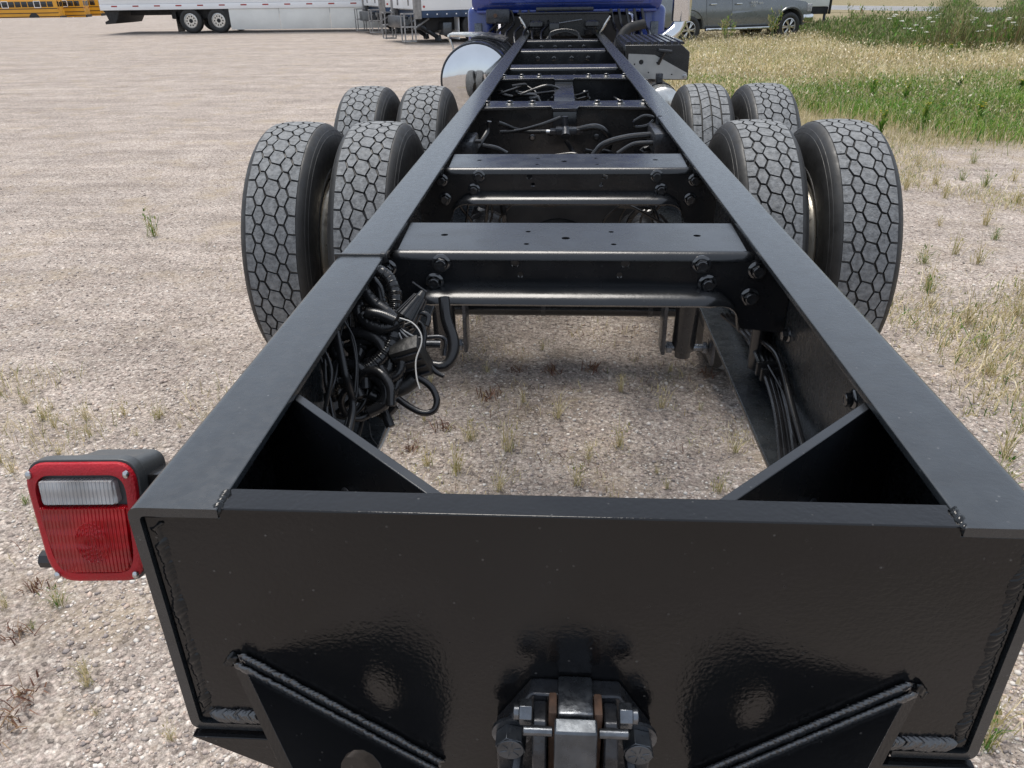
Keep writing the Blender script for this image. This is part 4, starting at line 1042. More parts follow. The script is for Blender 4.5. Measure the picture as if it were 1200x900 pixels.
# ------------------------------------------------------------------ other vehicles
def road_wheel(parent, c, r, w, out, rim_mat='aluminium', spokes=0, name='wheel'):
    """wheel with axis along local y; out = -1 when the outer face looks to -y"""
    b = MB(); k = r
    b.lathe([(out * w * .40, k * .56), (out * w * .44, k * .60), (out * w * .47, k * .55), (out * w * .30, k * .50)], (0, 0, 0), 'y', 36)
    o = b.build(name, rim_mat, parent, c)
    b = MB(); b.lathe([(-w * .42, k * .58), (-w * .5, k * .68), (-w * .5, k * .88), (-w * .42, k * .97), (-w * .2, k), (w * .2, k), (w * .42, k * .97), (w * .5, k * .88), (w * .5, k * .68), (w * .42, k * .58)], (0, 0, 0), 'y', 40)
    b.build('tyre', 'rubber_side', o)
    b = MB(); b.lathe([(out * w * .22, .001), (out * w * .22, k * .56)], (0, 0, 0), 'y', 24); b.build('brake_disc', 'underbody', o)
    b = MB()
    if spokes:
        for i in range(spokes):
            a = 2 * math.pi * i / spokes
            for da in (-.14, .14):
                p0 = Vector((math.cos(a + da * .6) * k * .12, out * w * .40, math.sin(a + da * .6) * k * .12)); p1 = Vector((math.cos(a + da) * k * .55, out * w * .36, math.sin(a + da) * k * .55))
                b.cyl(p0, p1, k * .045, k * .06, n=6)
        b.cyl((0, out * w * .30, 0), (0, out * w * .45, 0), k * .16, n=20, bev=.005)
    else:
        ol = [(k * .52 * math.cos(2 * math.pi * i / 40), k * .52 * math.sin(2 * math.pi * i / 40)) for i in range(40)]
        hs = [(k * .37 * math.cos(2 * math.pi * i / 10), k * .37 * math.sin(2 * math.pi * i / 10), k * .065) for i in range(10)]
        b.plate(ol, hs, .02, Matrix.Translation((0, out * w * .30, 0)) @ Matrix(((1, 0, 0, 0), (0, 0, 1, 0), (0, 1, 0, 0), (0, 0, 0, 1))))
    b.build('spokes' if spokes else 'wheel_disc', rim_mat, o)
    b = MB(); b.cyl((0, out * w * .30, 0), (0, out * w * .50, 0), k * .19, k * .14, n=20); b.build('hub_cap', 'underbody' if not spokes else rim_mat, o)
    return o

# white refrigerated trailer ------------------------------------------------------
tr = empty('semi_trailer', (-19.85, 34.95, 0)); tag(tr, 'long white semi trailer with side skirt and two aluminium wheels in view', 'trailer')
Lg = 16.2
b = MB(); b.box((0, 0, 1.16), (Lg, 2.6, 4.05), .02); body = b.build('body', 'white_panel', tr)
for k in range(13):
    b = MB(); b.box((.15 + k * 1.235, -.008, 1.30), (.15 + k * 1.235 + 1.22, 0.004, 3.9), .003); b.build('wall_panel', 'white_panel', body)
b = MB(); b.box((-.02, -.02, .93), (Lg, 2.62, 1.155), .008); b.build('bottom_rail', 'white_panel', tr)
b = MB()
for k in range(17): b.box((.5 + k * .95, -.024, 1.055), (.5 + k * .95 + .26, -.0205, 1.105))
b.build('reflective_tape', 'orange_red', tr)
for k in range(4):
    b = MB(); b.box((5.62 + k * 2.2, .02, .12), (5.62 + k * 2.2 + 2.185, .045, .925), .004); b.build('skirt_panel', 'skirt_panel', tr)
b = MB(); b.prism([(5.40, .93), (5.62, .93), (5.62, .20), (5.50, .40)], 'y', .02, .05); b.build('skirt_end', 'underbody', tr)
b = MB(); b.prism([(.02, .93), (.75, .93), (.60, .62), (.45, .42), (.0, .38), (.0, .48), (.18, .55), (.10, .80)], 'y', .12, 2.48); b.build('underride_guard', 'underbody', tr)
b = MB(); b.box((.0, .05, 1.16), (-.05, 2.55, 4.0), .01); b.build('door', 'white_panel', tr)
b = MB(); b.box((3.20, .10, .05), (3.22, .75, .85)); b.build('mud_flap', 'black_plastic', tr)
b = MB(); b.box((2.9, .35, .55), (5.6, 2.2, .95), .05); b.cyl((3.87, .1, .48), (3.87, 2.5, .48), .07); b.cyl((5.10, .1, .48), (5.10, 2.5, .48), .07); b.build('bogie', 'underbody', tr)
b = MB(); b.box((.8, .9, .70), (Lg, 1.7, .93), .02); b.build('chassis', 'underbody', tr)
for x in (3.87, 5.10):
    road_wheel(tr, (x, .17, .48), .49, .30, -1); road_wheel(tr, (x, 2.43, .48), .49, .30, 1)
for s in (.5, 2.1): b = MB(); b.box((13.0, s - .07, .0), (13.2, s + .07, .93), .01); b.build('landing_leg', 'underbody', tr)

# two lift-gate box trailers -------------------------------------------------------
def lift_trailer(loc, label, near):
    t = empty('box_trailer', (*loc, 0), R_(28)); tag(t, label, 'trailer', 'white lift gate trailers parked beside each other')
    W_, LL = 2.6, 9.0
    b = MB(); b.box((.22, .0, .955), (LL, W_, 3.6), .02); b.build('body', 'white_panel', t)
    for k in range(7): b = MB(); b.box((.30 + k * 1.24, -.008, 1.02), (.30 + k * 1.24 + 1.23, .004, 3.5), .003); b.build('wall_panel', 'white_panel', t)
    b = MB(); b.box((.22, -.012, .75), (LL, W_ + .012, .95), .006); br = b.build('bottom_rail', 'dark_blue', t)
    for k in range(26): b = MB(); b.cyl((.40 + k * .33, -.013, .85), (.40 + k * .33, -.022, .85), .022, n=8); b.build('rivet', 'white_panel', br)
    for y in (.0, W_ - .14): b = MB(); b.box((-.02, y, .72), (.215, y + .14, 3.6), .01); b.build('rear_post', 'galvanised', t)
    for y in (.15, 1.31): b = MB(); b.box((.02, y, 1.0), (.10, y + 1.14, 3.5), .01); d_ = b.build('door', 'white_panel', t); b = MB(); b.box((-.02, y + .5, 1.1), (.02, y + .53, 3.3), .004); b.build('lock_rod', 'galvanised', d_)
    b = MB(); b.cyl((.30, -.012, 1.07), (.30, -.022, 1.07), .035, n=12); b.build('marker_lamp', 'orange_red', t)
    for y in (.02, 2.2):
        b = MB()
        for x in (-.38, -.03):
            for yy in (y, y + .36): b.box((x, yy, .06 if x < -.1 else .10), (x + .035, yy + .035, .90))
        for z in (.06, .48, .86):
            b.box((-.38, y + .001, z), (.0, y + .036, z + .034)); b.box((-.38, y + .36, z), (.0, y + .394, z + .034)); b.box((-.379, y, z + .001), (-.346, y + .39, z + .033)); b.box((-.03, y, z + .001), (.004, y + .39, z + .033))
        b.build('dock_step', 'galvanised', t)
    b = MB(); b.cyl((.02, .30, .42), (.55, .30, .72), .03, n=8); b.build('step_brace', 'galvanised', t)
    b = MB(); b.box((-.30, .55, .45), (-.05, 2.1, .80), .03); b.cyl((-.15, .4, .62), (-.15, 2.3, .62), .09, n=12); b.build('lift_gate_platform', 'steel_grey', t)
    for y in (.55, .80, 1.8, 2.0):
        b = MB(); b.cyl((.10, y, .66), (.95, y, .14), .05, n=8); b.cyl((.95, y, .20), (.98, y, .04), .07, n=10); b.build('lift_arm', 'steel_grey', t)
    b = MB(); b.box((.5, .5, .35), (LL, 2.1, .75), .03); b.build('chassis', 'underbody', t)
    b = MB(); b.box((.95, .08, .22), (1.25, .55, .60), .02); b.build('tool_box', 'steel_grey', t)
    b = MB(); b.box((1.5, .1, .08), (1.52, .7, .74)); b.build('mud_flap', 'white_panel', t)
    for x in (2.1, 3.3):
        road_wheel(t, (x, .20, .47), .47, .28, -1); road_wheel(t, (x, W_ - .20, .47), .47, .28, 1)
    return t
lift_trailer((-4.62, 26.0), 'white box trailer with blue lower rail and steel dock steps nearest the blue cab', True)
lift_trailer((-7.02, 32.0), 'white box trailer with steel dock steps, half hidden behind the nearer one', False)

# school buses ----------------------------------------------------------------------
def make_bus():
    t = empty('school_bus')
    prof = roundpoly([(-1.22, .45), (1.22, .45), (1.22, 2.5), (.95, 3.02), (-.95, 3.02), (-1.22, 2.5)], [.05, .05, .2, .2, .2, .2], 4)
    b = MB(); b.loft([[(0, y, z) for y, z in prof], [(9.8, y, z) for y, z in prof]]); b.build('body', 'bus_yellow', t)
    b = MB(); b.box((9.8, -1.0, .5), (11.6, 1.0, 1.7), .2); b.build('hood', 'bus_yellow', t)
    for s in (-1, 1):
        for k in range(12):
            b = MB(); b.box((.45 + k * .76, min(s * 1.215, s * 1.235), 1.78), (.45 + k * .76 + .66, max(s * 1.215, s * 1.235), 2.42), .01); w = b.build('window', 'window_dark', t)
            b = MB(); b.box((.45 + k * .76, min(s * 1.236, s * 1.242), 2.08), (.45 + k * .76 + .66, max(s * 1.236, s * 1.242), 2.12)); b.build('sash', 'bus_black', w)
        for k in (2, 7):
            b = MB(); x = .45 + k * .76
            for q in ((x - .06, 1.70, x + .72, 1.77), (x - .06, 2.43, x + .72, 2.50), (x - .07, 1.71, x, 2.49), (x + .66, 1.71, x + .73, 2.49)): b.box((q[0], min(s * 1.22, s * 1.250), q[1]), (q[2], max(s * 1.22, s * 1.250), q[3]))
            b.build('emergency_frame', 'white_panel', t)
        for z in (.62, 1.05, 1.55): b = MB(); b.box((.02, min(s * 1.215, s * 1.24), z), (9.75, max(s * 1.215, s * 1.24), z + .09)); b.build('rub_rail', 'bus_black', t)
        for x in (3.0, 10.3):
            road_wheel(t, (x, s * 1.05, .47), .49, .3, s)
            b = MB(); b.cyl((x, s * 1.10, .5), (x, s * 1.238, .5), .62, n=24); b.build('wheel_arch', 'bus_black', t)
        b = MB(); b.cyl((-.03, s * .95, 1.55), (.0, s * .95, 1.55), .10, n=14); b.build('tail_lamp', 'orange_red', t)
        b = MB(); b.box((-.02, min(s * .45, s * 1.0), 1.8), (.0, max(s * .45, s * 1.0), 2.4)); b.build('rear_window', 'window_dark', t)
        b = MB(); b.cyl((-.03, s * .8, 2.65), (.0, s * .8, 2.65), .10, n=14); b.build('warning_lamp', 'orange_red', t)
    b = MB(); b.box((-.03, -.40, .75), (.0, .40, 2.5), .01); d_ = b.build('rear_door', 'bus_yellow', t); b = MB(); b.box((-.045, -.3, 1.8), (-.031, .3, 2.35)); b.build('pane', 'window_dark', d_)
    b = MB(); b.box((-.15, -1.2, .42), (.02, 1.2, .72), .03); b.build('rear_bumper', 'bus_black', t)
    return t
bus = make_bus()
sdir = Vector((-.97, -.25)).normalized(); wdir = Vector((-.25, .97)).normalized()
for k, ((cx, cy), lab) in enumerate((((-64.65, 105), 'yellow school bus at the left edge of the yard, whole row of side windows showing'), ((-64.05, 110), 'yellow school bus parked just behind the leftmost bus'), ((-64.7, 115), 'yellow school bus farthest right in the row, beside the white trailer'))):
    o = bus if k == 0 else copy_tree(bus)
    c = Vector((cx, cy)) + wdir * 1.22
    o.location = (c.x, c.y, -1.6); o.rotation_euler = (0, 0, math.atan2(sdir.y, sdir.x))
    tag(o, lab, 'bus', 'school buses parked in the far yard')
# far white trailer beside the buses
t = empty('van_trailer', (-66.6, 119.0, -1.6), R_(8)); tag(t, 'distant plain white van trailer between the school buses and the long trailer', 'trailer')
b = MB(); b.box((0, 0, 1.1), (15, 2.6, 4.0), .03); b.build('body', 'white_panel', t)
for k in range(12): b = MB(); b.box((.1 + k * 1.24, -.01, 1.15), (1.32 + k * 1.24, .005, 3.9), .004); b.build('wall_panel', 'white_panel', t)
b = MB(); b.box((0, .05, .85), (15, 2.55, 1.09)); b.build('chassis', 'underbody', t)
for x in (1.8, 3.1): road_wheel(t, (x, .2, .5), .5, .3, -1); road_wheel(t, (x, 2.4, .5), .5, .3, 1)

# grey pickup -------------------------------------------------------------------------
pk = empty('pickup_truck', (3.70, 23.95, 0), R_(24.5)); tag(pk, 'grey crew cab pickup truck parked in the dry grass', 'pickup')
WBS, WR = 3.57, .405
def arc(cx, cz, r, a0, a1, n=14): return [(cx + r * math.cos(R_(a0 + (a1 - a0) * i / n)), cz + r * math.sin(R_(a0 + (a1 - a0) * i / n))) for i in range(n + 1)]
ol = [(-1.28, .62), (-1.30, .80), (-1.25, 1.22), (2.25, 1.22), (2.55, 1.21), (3.4, 1.17), (4.1, 1.08), (4.28, .95), (4.34, .72), (4.30, .50), (4.06, .44)] + arc(WBS, .42, .49, 3, 177)[::1] + [(3.05, .42), (.52, .42)] + arc(0, .42, .49, 3, 177) + [(-.55, .45)]
b = MB(); b.plate(ol, [], 1.96, Matrix.Translation((0, .02, 0)) @ MZ)
pb = b.build('body', 'pickup_grey', pk, bevel=.05, bseg=4)
b = MB(); b.box((-.9, .35, .40), (4.1, 1.65, .80), .03); b.build('chassis', 'underbody', pk)
gh = [(.52, 1.21), (2.62, 1.21), (1.95, 1.82), (.85, 1.86), (.58, 1.80)]
b = MB(); b.loft([[(x, .06, z) for x, z in gh], [(x + (.1 if x > 1.5 else 0), .02, z) if z < 1.3 else (x, .17, z) for x, z in gh], [(x, 1.83, z) if z > 1.3 else (x, 1.98, z) for x, z in gh]]); b.build('cabin', 'pickup_grey', pk, bevel=.03, bseg=3)
for (x0, x1) in ((.66, 1.36), (1.46, 2.28)):
    for s in (0, 1):
        b = MB(); q = [(x0, .035 if not s else 1.965, 1.27), (x1, .035 if not s else 1.965, 1.27), (x1 - (.28 if x1 > 2 else 0), .135 if not s else 1.865, 1.74), (x0, .135 if not s else 1.865, 1.74)]
        o2 = (-.03 if not s else .03); b.loft([[Vector(p) for p in q], [Vector(p) + Vector((0, o2, 0)) for p in q]]); b.build('side_window', 'window_dark', pk)
b = MB(); b.loft([[(2.58, .2, 1.25), (2.58, 1.8, 1.25), (2.03, 1.7, 1.78), (2.03, .3, 1.78)], [(2.62, .2, 1.25), (2.62, 1.8, 1.25), (2.07, 1.7, 1.80), (2.07, .3, 1.80)]]); b.build('windscreen', 'window_dark', pk)
for k, (x0, x1) in enumerate(((.56, 1.43), (1.44, 2.52))):
    b = MB(); lo = .48
    pts = roundpoly([(x0 + (.10 if k == 0 else 0), lo), (x1, lo), (x1, 1.21), (x0, 1.21), (x0, .85)], [.05, .05, .01, .01, .15])
    b.plate(pts, [], .03, Matrix.Translation((0, .008, 0)) @ MZ); dr = b.build('door', 'pickup_grey', pk, bevel=.008)
    b = MB(); b.box((x0 + .10, -.035, 1.05), (x0 + .30, -.012, 1.085), .008); b.build('handle', 'chrome', dr)
b = MB(); b.plate([(-1.2, .66), (-.60, .70), (.50, .70), (.545, .62), (.545, 1.20), (-1.2, 1.20)], [], .02, Matrix.Translation((0, .012, 0)) @ MZ); b.build('bed_panel', 'pickup_grey', pk, bevel=.006)
for (cx) in (0, WBS):
    b = MB(); b.lathe([(.012, .50), (-.015, .52), (-.015, .545), (.012, .56)], (cx, 0, .42), 'y', 24, a0=R_(2), a1=R_(178)); b.build('wheel_arch', 'pickup_grey', pk)
    road_wheel(pk, (cx, .14, .40), WR, .28, -1, 'aluminium', 6); road_wheel(pk, (cx, 1.86, .40), WR, .28, 1, 'aluminium', 6)
    b = MB(); b.box((cx - .5, .30, .4), (cx + .5, 1.7, .95), .02); b.build('wheel_well', 'underbody', pk)
b = MB(); b.tube([(.62, -.06, .42), (.75, -.09, .41), (2.7, -.09, .41), (2.85, -.06, .42)], .035, 10); b.build('side_step', 'chrome', pk)
b = MB(); b.box((.6, .03, .36), (2.95, .10, .47), .01); b.build('sill', 'underbody', pk)
b = MB(); b.box((4.16, -.01, .80), (4.33, .35, 1.02), .03); b.build('headlight', 'clear_lens', pk)
b = MB(); b.box((4.16, 1.65, .80), (4.33, 2.01, 1.02), .03); b.build('headlight', 'clear_lens', pk)
b = MB(); b.box((4.05, .0, .50), (4.45, 2.0, .74), .05, seg=3); b.build('front_bumper', 'chrome', pk)
b = MB(); b.box((-1.42, .02, .55), (-1.24, 1.98, .78), .04); b.build('rear_bumper', 'chrome', pk)
b = MB(); b.box((-1.2, .10, 1.215), (.5, 1.90, 1.25), .01); b.build('bed_cover', 'black_plastic', pk)
def text_part(txt, size, loc, rot, mat, parent):
    cu = bpy.data.curves.new('lettering', 'FONT'); cu.body = txt; cu.size = size; cu.extrude = .003
    ob = bpy.data.objects.new('lettering_source', cu); col.objects.link(ob)
    bpy.context.view_layer.update()
    me = bpy.data.meshes.new_from_object(ob.evaluated_get(bpy.context.evaluated_depsgraph_get()))
    bpy.data.objects.remove(ob, do_unlink=True)
    me.materials.clear(); me.materials.append(MATS[mat]); me.name = 'lettering'
    o = bpy.data.objects.new('lettering', me); col.objects.link(o); o.parent = parent; o.location = loc; o.rotation_euler = rot
    return o
text_part('RAM', .11, (2.06, -.012, 1.06), (R_(90), 0, 0), 'silver_letters', pk)
text_part('1500', .09, (2.06, -.018, .98), (R_(90), 0, 0), 'silver_letters', pk)
text_part('HEMI', .07, (2.33, -.012, 1.05), (R_(90), 0, 0), 'silver_letters', pk)

# give the flat body panels their rounded section
def belly(z): return .055 * ((z - .85) / .37) ** 2 if z > .85 else .05 * ((.85 - z) / .40) ** 2
for o in [c for c in pk.children if c.name.split('.')[0] in ('body', 'door', 'bed_panel', 'wheel_arch')]:
    bm_ = bmesh.new(); bm_.from_mesh(o.data)
    for z in np.arange(.46, 1.22, .07):
        bmesh.ops.bisect_plane(bm_, geom=bm_.verts[:] + bm_.edges[:] + bm_.faces[:], plane_co=(0, 0, float(z)), plane_no=(0, 0, 1))
    for v in bm_.verts: v.co.y += belly(v.co.z) * (1 if v.co.y < 1 else -1)
    bm_.to_mesh(o.data); bm_.free()
    o.data.set_sharp_from_angle(angle=R_(40))
# cargo trailer half hidden behind the pickup
t = empty('cargo_trailer', (6.2, 28.6, 0), R_(12)); tag(t, 'pale grey cargo trailer showing past the front of the pickup', 'trailer')
b = MB(); b.box((0, 0, .85), (3.1, 1.9, 2.4), .04); b.build('body', 'skirt_panel', t)
b = MB(); b.box((3.105, -.02, .62), (3.17, .06, 2.4), .01); b.box((3.105, 1.84, .62), (3.17, 1.92, 2.4), .01); b.build('corner_post', 'steel_dark', t)
b = MB(); b.box((0, .05, .62), (3.1, 1.85, .845), .01); b.build('chassis', 'underbody', t)
b = MB(); b.box((3.0, .08, .05), (3.06, .16, .618), .005); b.build('stabiliser_leg', 'steel_dark', t)
for x in (1.3,): road_wheel(t, (x, .05, .34), .34, .2, -1); road_wheel(t, (x, 1.85, .34), .34, .2, 1)
# ------------------------------------------------------------------ loose stones, grass, weeds
def inside_wheels(x, y): return (np.abs(np.abs(x) - .93) < .36) & ((np.abs(y - AX[0]) < .25) | (np.abs(y - AX[1]) < .25))
ICO = np.array([(-1, 1.618, 0), (1, 1.618, 0), (-1, -1.618, 0), (1, -1.618, 0), (0, -1, 1.618), (0, 1, 1.618), (0, -1, -1.618), (0, 1, -1.618), (1.618, 0, -1), (1.618, 0, 1), (-1.618, 0, -1), (-1.618, 0, 1)]) / 1.9
ICF = np.array([(0, 11, 5), (0, 5, 1), (0, 1, 7), (0, 7, 10), (0, 10, 11), (1, 5, 9), (5, 11, 4), (11, 10, 2), (10, 7, 6), (7, 1, 8), (3, 9, 4), (3, 4, 2), (3, 2, 6), (3, 6, 8), (3, 8, 9), (4, 9, 5), (2, 4, 11), (6, 2, 10), (8, 6, 7), (9, 8, 1)])
def stones(N, smin, smax, ymax, seed):
    r = np.random.default_rng(seed)
    t = r.random(N); a = .9; b_ = ymax + .6
    y = a * (b_ / a) ** (t ** .92) - .6                           # denser near the rear of the truck
    x = -.06 * y + (r.random(N) - .5) * 1.75 * (y + .75) + .08 * y
    k = ~inside_wheels(x, y); x, y = x[k], y[k]; n = len(x)
    s = smin * (smax / smin) ** (r.random(n) ** 2.2)
    sx = s[:, None] * r.uniform(.6, 1.15, (n, 3)) * np.array([1, 1, .65])
    th = r.random(n) * 6.283
    v = ICO[None] * r.uniform(.72, 1.25, (n, 12, 1)) * sx[:, None]
    c, q = np.cos(th)[:, None], np.sin(th)[:, None]
    vx = v[..., 0] * c - v[..., 1] * q; vy = v[..., 0] * q + v[..., 1] * c
    V = np.stack([vx + x[:, None], vy + y[:, None], v[..., 2] + (gz(x, y) + s * .18)[:, None]], 2).reshape(-1, 3)
    Fc = (ICF[None] + np.arange(n)[:, None, None] * 12).reshape(-1, 3)
    pal = np.array([(.55, .49, .44), (.46, .38, .33), (.66, .62, .57), (.36, .31, .28), (.24, .21, .20), (.52, .41, .34), (.60, .55, .50), (.42, .35, .31)])
    tint = pal[r.integers(0, len(pal), n)] * r.uniform(.72, 1.12, (n, 1))
    return V, Fc, np.repeat(tint, 12, 0)
parts_ = [stones(46000, .0020, .0070, 5.0, 1), stones(13000, .005, .011, 8.0, 2), stones(380, .009, .017, 7.0, 3)]
off = 0; Vs, Fs, Ts = [], [], []
for V, Fc, T in parts_: Vs.append(V); Fs.append(Fc + off); Ts.append(T); off += len(V)
gr = bpy.data.objects.new('loose_gravel', npmesh('loose_gravel', np.concatenate(Vs), np.concatenate(Fs), 'stone', np.concatenate(Ts)))
col.objects.link(gr); tag(gr, 'loose pebbles and gravel scattered over the lot around the truck', 'gravel', kind='stuff')

def blades(x, y, h, w, lean, cols, r, z=None, curve=.35):
    """bent tapering blades: 5 vertices, 3 triangles each"""
    n = len(x); th = r.random(n) * 6.283; ln = lean * r.random(n)
    dx, dy = np.cos(th) * ln * h, np.sin(th) * ln * h
    ph = r.random(n) * 6.283; wx, wy = np.cos(ph) * w / 2, np.sin(ph) * w / 2
    z = gz(x, y) if z is None else z
    P = np.zeros((n, 5, 3))
    P[:, 0] = np.stack([x - wx, y - wy, z], 1); P[:, 1] = np.stack([x + wx, y + wy, z], 1)
    mx_, my_, mz = x + dx * curve, y + dy * curve, z + h * .58
    P[:, 2] = np.stack([mx_ - wx * .7, my_ - wy * .7, mz], 1); P[:, 3] = np.stack([mx_ + wx * .7, my_ + wy * .7, mz], 1)
    P[:, 4] = np.stack([x + dx, y + dy, z + h * (1 - .25 * ln)], 1)
    Fc = (np.array([(0, 1, 3), (0, 3, 2), (2, 3, 4)])[None] + np.arange(n)[:, None, None] * 5).reshape(-1, 3)
    T = np.repeat(cols, 5, 0)
    return P.reshape(-1, 3), Fc, T
def join(lst):
    o = 0; V, Fc, T = [], [], []
    for a, b_, c in lst: V.append(a); Fc.append(b_ + o); T.append(c); o += len(a)
    return np.concatenate(V), np.concatenate(Fc), np.concatenate(T)
def pick(r, n, pal, j=.25): return np.array(pal)[r.integers(0, len(pal), n)] * r.uniform(1 - j, 1 + j, (n, 1))
GREEN = [(.08, .20, .022), (.11, .235, .03), (.16, .27, .045), (.06, .155, .025), (.22, .28, .06)]
DRY = [(.62, .52, .31), (.70, .60, .39), (.52, .43, .24), (.76, .68, .49), (.42, .36, .18)]
MIXD = [(.33, .31, .12), (.42, .36, .17), (.21, .24, .07), (.50, .42, .22)]
RED = [(.16, .075, .05), (.22, .12, .08), (.12, .06, .045), (.25, .17, .10)]

# single tufts in the gravel
def tuft_mesh(kind, seed):
    r = np.random.default_rng(seed); L_parts = []
    if kind == 'red':
        n = 34; a = r.random(n) * 6.283; d_ = r.random(n) * .05
        L_parts.append(blades(np.cos(a) * d_, np.sin(a) * d_, r.uniform(.015, .05, n), r.uniform(.003, .006, n), 2.4, pick(r, n, RED), r, z=np.zeros(n)))
    else:
        n = {'dry': 30, 'green': 46, 'mixed': 40}[kind]; a = r.random(n) * 6.283; d_ = r.random(n) ** 1.5 * .03
        pal = {'dry': DRY + MIXD, 'green': GREEN + MIXD, 'mixed': MIXD + DRY[:2]}[kind]
        L_parts.append(blades(np.cos(a) * d_, np.sin(a) * d_, r.uniform(.03, .13, n), r.uniform(.0014, .0032, n), 1.1, pick(r, n, pal), r, z=np.zeros(n)))
        n = 4; a = r.random(n) * 6.283
        L_parts.append(blades(np.cos(a) * .01, np.sin(a) * .01, r.uniform(.12, .2, n), r.uniform(.0015, .0025, n), .35, pick(r, n, DRY), r, z=np.zeros(n)))
        n = 16; st = r.integers(0, n, n)
        L_parts.append(blades(r.normal(0, .02, n), r.normal(0, .02, n), r.uniform(.01, .02, n), r.uniform(.004, .008, n), .8, pick(r, n, pal), r, z=r.uniform(.03, .10, n)))
    V, Fc, T = join(L_parts)
    return npmesh('grass_tuft', V, Fc, 'leaf', T)
TM = {k: [tuft_mesh(k, 100 + 7 * i + j * 31) for i in range(4)] for j, k in enumerate(('dry', 'green', 'mixed', 'red'))}
r = np.random.default_rng(77)
def tufts(pos, kinds, label, group, s0, s1, name='grass_tuft'):
    for (x, y) in pos:
        k = kinds[int(r.integers(0, len(kinds)))]
        o = bpy.data.objects.new(name, TM[k][int(r.integers(0, 4))]); col.objects.link(o)
        x += float(r.normal(0, .05)); y += float(r.normal(0, .05))
        o.location = (x, y, float(gz(x, y)) + .002); o.rotation_euler = (0, 0, float(r.random() * 6.28)); q = float(r.uniform(s0, s1)); o.scale = (q, q, q * float(r.uniform(.8, 1.2)))
        tag(o, label, 'grass', group)
tufts(T_gap, ['dry', 'dry', 'mixed', 'mixed'], 'thin dry grass tuft growing in the gravel seen through the open frame', 'grass tufts under the open frame', .35, 1.15)
tufts([T_left[0]], ['green'], 'lone green grass tuft on bare gravel left of the rear tyres', 'lone tuft on the bare gravel', 1.5, 1.7)
tufts(T_left[1:], ['dry', 'dry', 'mixed', 'green'], 'small grass tuft in the gravel left of the truck', 'grass tufts left of the truck', .3, .85)
tufts(T_right, ['mixed', 'green', 'dry'], 'small grass tuft in the gravel right of the truck', 'grass tufts right of the truck', .9, 1.6)
tufts(T_red, ['red'], 'flat reddish brown weed on the gravel', 'reddish weeds on the gravel', .8, 1.3, 'creeping_weed')

# thin scatter of dry blades in the gravel (uncountable)
n = 15000; y = .4 + 7.5 * r.random(n) ** .8; x = (r.random(n) - .5) * 2.0 * (y + .9)
cl = np.sin(3.1 * x + 1.7 * y) + np.sin(2.3 * y - 1.1 * x + 2) + np.sin(7 * x) * np.sin(6 * y) * .8
keep = (cl > .75) & ~inside_wheels(x, y) & ((x > -1.0 - 0.35 * y) | (y < 2.6)); x, y = x[keep], y[keep]; n = len(x)
sc1 = blades(x, y, r.uniform(.012, .06, n), r.uniform(.0016, .0035, n), 1.6, pick(r, n, DRY + MIXD + RED[:2]), r)
n = 5200; yy = 1.35 + 1.9 * r.random(n); xx = -.75 + 1.75 * r.random(n); cl = np.sin(9 * xx + 4 * yy) + np.sin(11 * yy - 5 * xx + 1) + np.sin(23 * xx) * np.sin(19 * yy); kp = cl > .55; xx, yy = xx[kp], yy[kp]; n = len(xx)
sc3 = blades(xx, yy, r.uniform(.008, .055, n), r.uniform(.0014, .0030, n), 1.8, pick(r, n, DRY + MIXD + RED + [(.5, .36, .16)]), r)
n = 60000; y = 2.2 + 6.6 * r.random(n); x = 1.55 + (y * .62 + .6) * r.random(n) ** .9
cl = np.sin(2.1 * x + 1.1 * y) + np.sin(1.7 * y - 1.9 * x + 1) + .8 * np.sin(5 * x) * np.sin(4 * y)
keep = (cl + r.normal(0, .3, n) > .92 - .22 * (y - 3)) & ~inside_wheels(x, y); x, y = x[keep], y[keep]; n = len(x)
sc2 = blades(x, y, r.uniform(.015, .08, n), r.uniform(.003, .006, n), 1.7, pick(r, n, MIXD + GREEN[3:] + DRY + DRY), r)
n = 1500; yy = 1.75 + .75 * r.random(n); xx = -2.75 + 1.45 * r.random(n) ** 1.4; cl = np.sin(7 * xx + 5 * yy) + np.sin(9 * yy - 4 * xx + 1); kp = cl + r.normal(0, .5, n) > .2; xx, yy = xx[kp], yy[kp]; n = len(xx)
sc4 = blades(xx, yy, r.uniform(.02, .12, n), r.uniform(.0015, .0035, n), 1.3, pick(r, n, DRY + DRY + MIXD), r)
V, Fc, T = join([sc1, sc2, sc3, sc4])
o = bpy.data.objects.new('sparse_grass', npmesh('sparse_grass', V, Fc, 'leaf', T)); col.objects.link(o); tag(o, 'sparse short dry blades scattered through the gravel', 'grass', kind='stuff')

# field on the right: dry belt, green belt, tall weeds
def field(n, x0, x1, y0, y1, fn, seed):
    rr = np.random.default_rng(seed); y = y0 + (y1 - y0) * rr.random(n); x = x0 + (x1 - x0) * rr.random(n)
    k = fn(x, y, rr); return x[k], y[k], rr
def wob(x, y): return np.sin(.9 * x + .5 * y) + np.sin(1.7 * y - .6 * x + 2) * .7 + np.sin(2.9 * x + 1) * .5
